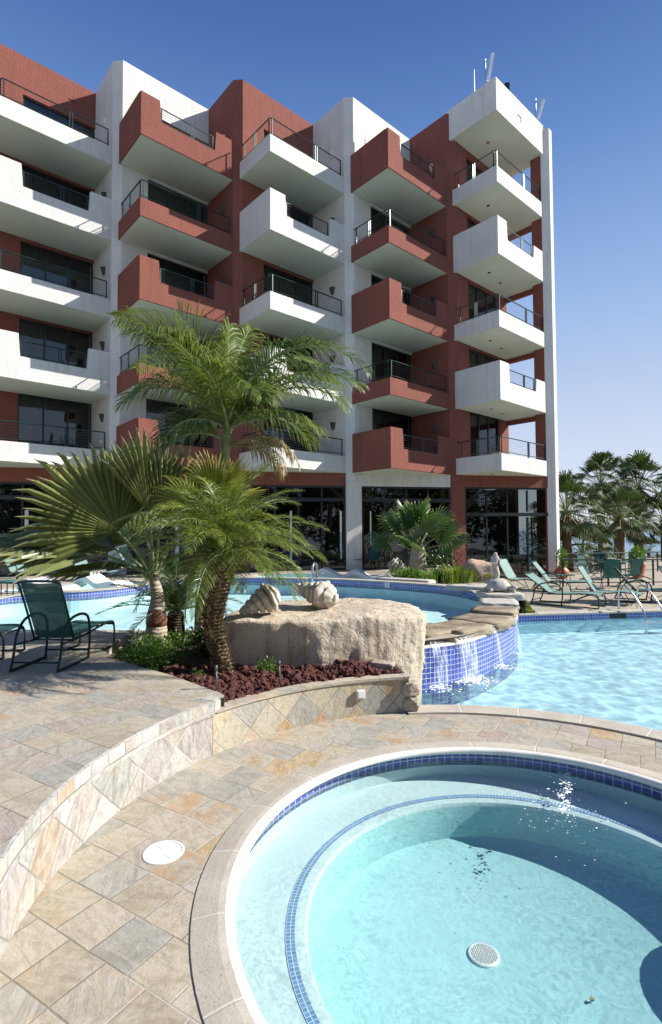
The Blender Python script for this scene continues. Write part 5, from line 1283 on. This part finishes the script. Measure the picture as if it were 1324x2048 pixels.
conch('stone_shell', (-.56, 7.85, 1.31), (.07, 7.45, 1.15), .21, 'carved stone conch shell lying mouth forward further right on the boulder', seed=2)
conch('stone_shell', (2.75, 19.2, .60), (2.15, 19.6, .95), .3, 'pale stone shell on the terrace left of the island planting', seed=3, flare=False)

# rocks
def rock(c, dim, label, mat='rock', seed=1, rot=0, amp=.2, boxy=.5, grp=None):
    o = rockmesh(dim, seed, 3, amp, 1.4, boxy, R(rot)).build('rock', M[mat], smooth=True); o.location = c; tag(o, label, 'rock', grp)
pe = pol(RW + .02, AE)
rock((pe[0] + .02, pe[1] + .03, .26), (.20, .20, .17), 'brown block rock on top at the end of the low planter wall', 'rock', 3, 15, .28, .5)
rock((pe[0] + .04, pe[1] + .02, .09), (.18, .20, .17), 'dark brown rock at the bottom of the planter wall end', 'rock', 5, -10, .3, .5)
rock((.62, 6.60, .455), (.30, .18, .09), 'flat pale stone lying at the right end of the lava rock', 'rock', 8, -20, .12, .7)
rock((1.12, 7.55, .33), (.34, .30, .26), 'light rock wedged between boulder and tiled wall', 'greyrock', 9, 0, .2, .5)
rock((4.75, 17.3, .62), (.95, .8, 1.0), 'pinkish boulder at the right end of the island bed', 'pinkrock', 4, 0, .2, .4)
rock((2.2, 16.0, .60), (1.8, .45, .16), 'long low grey slab edging the island bed', 'greyrock', 12, -35, .1, .85)
rock((4.15, 14.3, .55), (.9, .6, .2), 'flat slab behind the turtle sculpture', 'greyrock', 15, -60, .1, .85)
rock((4.62, 15.1, .45), (.5, .5, .6), 'squat stone under the standing figure statue', 'greyrock', 16, 0, .15, .6)

# turtle
def turtle():
    t_ = thing('turtle_sculpture', 'grey stone turtle sculpture on the flat rocks at the pool corner', 'sculpture', (3.98, 12.72, .66)); c = V((3.98, 12.72, .66))
    mb = MB(); vs = []; fs = []; n, m_ = 28, 10
    for j in range(m_ + 1):
        a = math.pi / 2 * j / m_
        for i in range(n):
            p_ = 2 * math.pi * i / n; gr = 1 - .035 * (abs(math.sin(p_ * 4)) < .25) - .03 * (j in (4, 7)); vs.append(c + V((.30 * math.cos(a) * math.cos(p_) * gr, .25 * math.cos(a) * math.sin(p_) * gr, .04 + .27 * math.sin(a) * gr)))
    for j in range(m_):
        for i in range(n): i2 = (i + 1) % n; fs.append((j * n + i, j * n + i2, (j + 1) * n + i2, (j + 1) * n + i))
    fs.append(tuple(reversed(range(n)))); mb.add(vs, fs); mb.build('shell', M['greyrock'], t_, smooth=True)
    mb = MB(); mb.tube([c + V((.12, -.14, .08)), c + V((.2, -.22, .10)), c + V((.27, -.28, .12)), c + V((.32, -.33, .11))], .05, 10, rs=[.05, .045, .06, .025]); mb.build('head', M['greyrock'], t_, smooth=True)
    for sx_, sy_ in ((1, -1), (-1, -1), (1, 1), (-1, 1)):
        mb = MB(); mb.tube([c + V((sx_ * .14, sy_ * .12, .07)), c + V((sx_ * .24, sy_ * .2, .05)), c + V((sx_ * .3, sy_ * .26, .02))], .05, 8, rs=[.05, .05, .03]); mb.build('flipper', M['greyrock'], t_, smooth=True)
turtle()
def skin_body(name, chain, edges, radii, mat, parent=None):
    me = bpy.data.meshes.new(name); me.from_pydata(chain, edges, []); o = bpy.data.objects.new(name, me); COL.objects.link(o)
    md = o.modifiers.new('skin', 'SKIN'); 
    for v, r_ in zip(me.skin_vertices[0].data, radii): v.radius = (r_, r_)
    me.skin_vertices[0].data[0].use_root = True
    s2 = o.modifiers.new('sub', 'SUBSURF'); s2.levels = 2; s2.render_levels = 2; me.materials.append(M[mat]); md.use_smooth_shade = True
    if parent: o.parent = parent; o.matrix_parent_inverse = Matrix.Translation(-parent.location)
    return o
b = V((4.62, 15.08, .74)); J = lambda x, y, z: tuple(b + V((x, y, z)) * 1.15 + V((0, 0, .03)))
o = skin_body('statue', [J(0, 0, .22), J(0, 0, .33), J(0, 0, .42), J(.01, 0, .50), J(.01, -.01, .57), J(.02, -.02, .63), J(-.07, 0, .48), J(-.10, -.05, .38), J(-.02, -.10, .34), J(.08, 0, .48), J(.12, -.03, .38), J(.08, -.10, .33), J(.03, -.02, .12), J(.02, -.02, .02), J(-.03, -.04, -.03)],
              [(0, 1), (1, 2), (2, 3), (3, 4), (4, 5), (3, 6), (6, 7), (7, 8), (3, 9), (9, 10), (10, 11), (0, 12), (12, 13), (13, 14)], [.10, .085, .095, .075, .042, .075, .042, .034, .026, .042, .034, .026, .11, .10, .085], 'shell')
tag(o, 'white stone statue of a standing robed figure among the ground cover', 'statue')

shrub('shrub', (11.2, 28.6, -.1), (1.1, .8, 2.6), 1300, .16, 'leaf_shrub', 'tall bright bush seen through the tower glass', lumps=9)
shrub('shrub', (13.0, 31.5, -.1), (1.3, 1.0, 3.0), 1300, .18, 'leaf_far', 'dark bush behind the tower corner column', lumps=9)
# pots
def pot(c, s_, label, plant='leaf_shrub', shape='vase', ph=.5):
    c = V(c); t_ = thing('plant_pot', label, 'plant pot', c, 0, 'terracotta pots on the terrace')
    if shape == 'vase': pr = [(.12, 0), (.25, .08), (.31, .22), (.29, .36), (.19, .46), (.155, .50), (.18, .53), (.15, .53), (.13, .46)]
    else: pr = [(.17, 0), (.20, .1), (.25, .38), (.28, .42), (.28, .47), (.24, .47), (.23, .4)]
    mb = MB(); mb.lathe([(a * s_, b * s_) for a, b in pr], c, 28); mb.build('pot', M['terracotta'], t_, smooth=R(50))
    mb = MB(); leafclump(mb, c + V((0, 0, (.5 + ph * .5) * s_)), .26 * s_, .26 * s_, ph * .55 * s_, 420, .11 * s_); mb.build('foliage', M[plant], t_, weld=False)
    mb = MB()
    for i in range(5): mb.tube([c + V((0, 0, .4 * s_)), c + V((random.uniform(-.15, .15), random.uniform(-.15, .15), (.5 + ph * .6) * s_))], .01, 4)
    mb.build('stem', M['bark_rough'], t_, weld=False)
pot(at(1124, 1157, 0), 1.0, 'round orange glazed vase pot with a leafy plant by the white corner column', ph=.75)
pot(at(1042, 1152, 0), 1.1, 'reddish tapered pot before the tower glass doors', 'leaf_cycad', 'taper', .35)
pot(at(1276, 1155, 0), 1.2, 'orange tapered pot with a clipped round bush by the railing', 'leaf_shrub', 'taper', .6)
pot(at(713, 1133, DK), .9, 'dark pot with a small conical bush against the white pier', 'leaf_cycad', 'taper', 1.5)

# ladder in the big pool
ld = thing('pool_ladder', 'curved stainless steel ladder rails at the far edge of the big pool', 'ladder', (7.9, 14.1, 0))
la, lb2 = at(1242, 1214, 0), at(1270, 1213, 0)
for c in (V((7.62, 14.20, 0)), V((8.15, 14.27, 0))):
    mb = MB(); mb.tube(smooth_curve([c + V((0, .0, 0)), c + V((0, -.0, .45)), c + V((.02, -.12, .62)), c + V((.06, -.32, .60)), c + V((.18, -.62, .25)), c + V((.24, -.78, -.1)), c + V((.24, -.80, -.8))], 6), .024, 10); mb.build('rail', M['steel'], ld, smooth=True)
for z_ in (-.22, -.48, -.74):
    mb = MB(); mb.box((8.125, 13.45, z_), (.53, .09, .03)); mb.build('tread', M['whitep'], ld)
# handrail standing in the upper pool
hr = MB(); p = V((-.57, 16.2, .1)); hr.tube([p, p + V((0, 0, .95)), p + V((.05, .12, 1.05)), p + V((.12, .5, 1.0)), p + V((.12, .9, .5))], .035, 10); tag(hr.build('pool_handrail', M['steel'], smooth=True), 'steel handrail standing in the upper pool behind the conch shells', 'handrail')
# sloping handrail by the steps
sh = thing('handrail', 'dark sloping metal handrail beside the island palm', 'handrail', at(790, 1142, DK)); a, b = at(762, 1140, DK), at(808, 1148, DK)
mb = MB(); mb.tube([a + V((0, 0, .85)), b + V((-.08, 0, .42)), b + V((0, 0, .34)), b], .022, 8); mb.tube([a + V((0, 0, .45)), b + V((-.1, 0, .1))], .018, 6); mb.build('rail', M['metal'], sh)
for q_ in (a, a.lerp(b, .45)): mb = MB(); mb.tube([q_, q_ + V((0, 0, .8))], .022, 6); mb.build('post', M['metal'], sh)
for px, py, h_, lb_ in ((951, 1170, 1.0, 'slim dark post standing left of the stone figure'), (817, 1145, .75, 'short dark post left of the island palm trunk')):
    mb = MB(); p = at(px, py, .1 if px > 900 else .5); mb.tube([p, p + V((0, 0, h_))], .028, 8); mb.lathe([(.03, 0), (.04, .01), (.03, .04), (.0, .05)], p + V((0, 0, h_)), 10); tag(mb.build('post', M['metal']), lb_, 'post')
# terrace railing on the right
fr_ = thing('terrace_railing', 'dark metal railing along the seaward edge of the far terrace', 'railing', (13, 25.5, 0))
A_, B_ = V((10.9, 25.3, 0)), V((16.5, 27.0, 0)); C_ = V((15.0, 19.9, 0)); 
mb = MB()
for z_, r_ in ((.98, .028), (.12, .018), (.34, .008), (.55, .008), (.76, .008)): mb.tube([A_ + V((0, 0, z_)), B_ + V((0, 0, z_))], r_, 6)
mb.build('rail', M['metal'], fr_)
for i in range(6): mb = MB(); q_ = A_.lerp(B_, i / 5); mb.box(q_ + V((0, 0, .49)), (.05, .05, .98)); mb.build('post', M['metal'], fr_)
f2_ = thing('terrace_railing', 'near railing section with a sloping end behind the right hand loungers', 'railing', (12, 19.8, 0)); A_, B_ = V((8.75, 20.2, 0)), V((14.0, 20.4, 0))
mb = MB()
for z_, r_ in ((.98, .028), (.12, .018)): mb.tube([A_ + V((0, 0, z_)), B_ + V((0, 0, z_))], r_, 6)
mb.tube([A_ + V((1.3, 0, .96)), A_ + V((3.2, -.4, .25))], .025, 6); mb.build('rail', M['metal'], f2_)
for i in range(4): mb = MB(); q_ = A_.lerp(B_, i / 3); mb.box(q_ + V((0, 0, .49)), (.05, .05, .98)); mb.build('post', M['metal'], f2_)
# low garden lights and stakes
for px, py, z_, h_, lb_ in ((434, 1393, .42, .30, 'short metal stake light at the corner of deck and lava bed'), (560, 1372, .40, .26, 'thin metal stake light in the lava rock before the boulder')):
    p = at(px, py, z_); mb = MB(); mb.tube([p - V((0, 0, .05)), p + V((-.01, 0, h_))], .010, 8); mb.tube([p + V((-.01, 0, h_ - .04)), p + V((-.01, 0, h_ + .015))], .016, 8); tag(mb.build('stake_light', M['grey_metal'], smooth=True), lb_, 'garden light', 'stake lights')
# depth marker with the figure 2
dm = thing('depth_marker', 'white depth tile reading 2 in the blue band of the upper pool', 'sign', (1.72, 15.72, .5))
tg_ = V((.9, -.66, 0)).normalized(); nm_ = V((-.66, -.9, 0)).normalized() * 1.0
pm = at(769, 1171, .52); best = min(UPC, key=lambda p_: abs((p_[0] / p_[1]) - pm.x / pm.y) + (100 if p_[1] < 13 else 0)); j_ = UPC.index(best); nx_ = UPC[(j_ + 1) % len(UPC)]; tg_ = (V((nx_[0] - best[0], nx_[1] - best[1], 0))).normalized(); nm_ = V((tg_.y, -tg_.x, 0))
if nm_.y > 0: nm_ = -nm_
cc = V((best[0], best[1], .515)) + nm_ * .012
mb = MB(); mb.box(cc, (.15, .02, .15), tg_, nm_); mb.build('tile', M['whitep'], dm)
cu = bpy.data.curves.new('numeral', 'FONT'); cu.body = '2'; cu.size = .17; cu.extrude = .002; cu.align_x = 'CENTER'; cu.align_y = 'CENTER'
to = bpy.data.objects.new('numeral', cu); COL.objects.link(to); dg = bpy.context.evaluated_depsgraph_get(); me = bpy.data.meshes.new_from_object(to.evaluated_get(dg)); bpy.data.objects.remove(to)
no_ = bpy.data.objects.new('numeral', me); me.materials.clear(); me.materials.append(M['black']); COL.objects.link(no_)
mt = Matrix.Identity(4)
for i_ in range(3): mt[i_][0] = tg_[i_]; mt[i_][1] = (0, 0, 1)[i_]; mt[i_][2] = nm_[i_]; mt[i_][3] = (cc + nm_ * .014)[i_]
if tg_.x < 0:
    for i_ in range(3): mt[i_][0] = -tg_[i_]
no_.parent = dm; no_.matrix_parent_inverse = Matrix.Translation(-dm.location); no_.matrix_basis = mt

# wrought iron chairs on the balconies
def iron_chair(label):
    t_ = thing('iron_chair', label, 'chair', (0, 0, 0), 0, 'wrought iron chairs on the balconies')
    mb = MB()
    for s_ in (-.25, .25): mb.tube([(s_, .24, .42), (s_ * 1.05, .34, 1.0)], .014, 5)
    for i in range(5): z_ = .52 + .12 * i; mb.tube([(-.26, .26 + (z_ - .42) * .17, z_), (.26, .26 + (z_ - .42) * .17, z_)], .008, 4)
    for i in range(5): x_ = -.17 + .085 * i; mb.tube([(x_, .26, .48), (x_, .34, .99)], .008, 4)
    mb.build('backrest', M['iron'], t_, weld=False)
    for sx_, sy_ in ((-.25, -.24), (.25, -.24), (-.25, .24), (.25, .24)): mb = MB(); mb.tube([(sx_, sy_, .42), (sx_ * 1.1, sy_ * 1.1, 0)], .013, 5); mb.build('leg', M['iron'], t_, weld=False)
    for s_ in (-.27, .27): mb = MB(); mb.tube(smooth_curve([(s_, -.24, .42), (s_, -.24, .62), (s_, -.1, .66), (s_, .28, .68)], 3), .013, 5); mb.build('arm', M['iron'], t_, weld=False)
    mb = MB(); mb.box((0, 0, .43), (.52, .5, .03)); mb.build('seat', M['iron'], t_); mb = MB(); mb.box((0, -.01, .485), (.48, .46, .07)); mb.build('cushion', M['cushion'], t_, bevel=.02)
    return t_
def onb(k, j, a, b): return BP(k, a, b, LV[j] + .305)
ic = iron_chair('iron chair with cushion on the lowest left white balcony at the left'); ic.location = onb(0, 0, 2.0, -.75); ic.rotation_euler = (0, 0, R(-70))
dup(ic, onb(0, 0, 3.05, -.75), R(60), 'iron chair with cushion on the lowest left white balcony at the right')
dup(ic, onb(0, 1, 2.35, -.6), R(-60), 'iron chair on the notched white balcony one floor above the lowest left one')
dup(ic, onb(4, 0, 1.35, -.8), R(-60), 'iron chair on the lowest tower balcony')
dup(ic, onb(4, 0, 2.6, -.7), R(120), 'iron chair beside the small table on the lowest tower balcony')
dup(ic, onb(1, 0, 2.0, -.7), R(-20), 'iron chair behind the lowest left red balcony parapet')
t_ = thing('balcony_table', 'small pale topped table on the lowest tower balcony', 'table', onb(4, 0, 2.0, -.75)); c = onb(4, 0, 2.0, -.95)
mb = MB(); mb.lathe([(.34, .68), (.36, .70), (.36, .715), (.3, .72)], c, 24); mb.build('tabletop', M['cushion'], t_)
mb = MB(); mb.tube([c, c + V((0, 0, .69))], .03, 8); mb.lathe([(.2, 0), (.2, .02), (.04, .05)], c, 16); mb.build('pedestal', M['iron'], t_)

# planting behind the camera: what the glass front mirrors
random.seed(77)
for i, (x, y, r_, h_, lb_) in enumerate([(-14, -13, 4.5, 9.5, 'round garden tree left behind the viewpoint'), (-7, -15, 4.6, 10., 'broad garden tree behind the viewpoint'), (1, -16, 4.5, 9., 'garden tree straight behind the viewpoint'), (9, -14, 4.6, 10, 'garden tree right behind the viewpoint'), (17, -12, 4.6, 9.2, 'garden tree beyond the pool behind the viewpoint'), (25, -8, 4.8, 9.6, 'garden tree far right behind the viewpoint'), (33, -1, 4.6, 8.4, 'garden tree at the far right side'), (30, -13, 4.6, 9, 'garden tree in the second row at the far right'), (38, -9, 4.6, 9, 'garden tree beyond all others at the far right'), (43, 1, 4.6, 8, 'rightmost garden tree by the shore')]):
    tt = thing('garden_tree', lb_, 'tree', (x, y, -.1), 0, 'garden trees behind the viewpoint'); mb = MB(); mb.tube([(x, y, -.2), (x + .1, y, h_ * .5), (x, y, h_ * .8)], .2, 8, rs=[.25, .18, .1]); mb.build('trunk', M['bark_rough'], tt)
    mb = MB()
    for q_ in range(16):
        a = random.uniform(0, 6.28); c = V((x + math.cos(a) * r_ * .6, y + math.sin(a) * r_ * .5, h_ * random.uniform(.12, .95))); leafclump(mb, c, r_ * .5, r_ * .5, h_ * .2, 260, .7)
    mb.build('crown', M['leaf_far'], tt, weld=False)
for i, (x, y, h_, lb_) in enumerate([(12, -7, 6.5, 'tall fan palm behind the viewpoint to the right'), (19, -3, 7.5, 'tall fan palm beyond the big pool out of view'), (5, -10, 7.0, 'tall fan palm behind the viewpoint')]):
    washingtonia((x, y, 0), h_, 2.0, 30, lb_, 60 + i, True, .22, 0, 'fan palms behind the viewpoint')
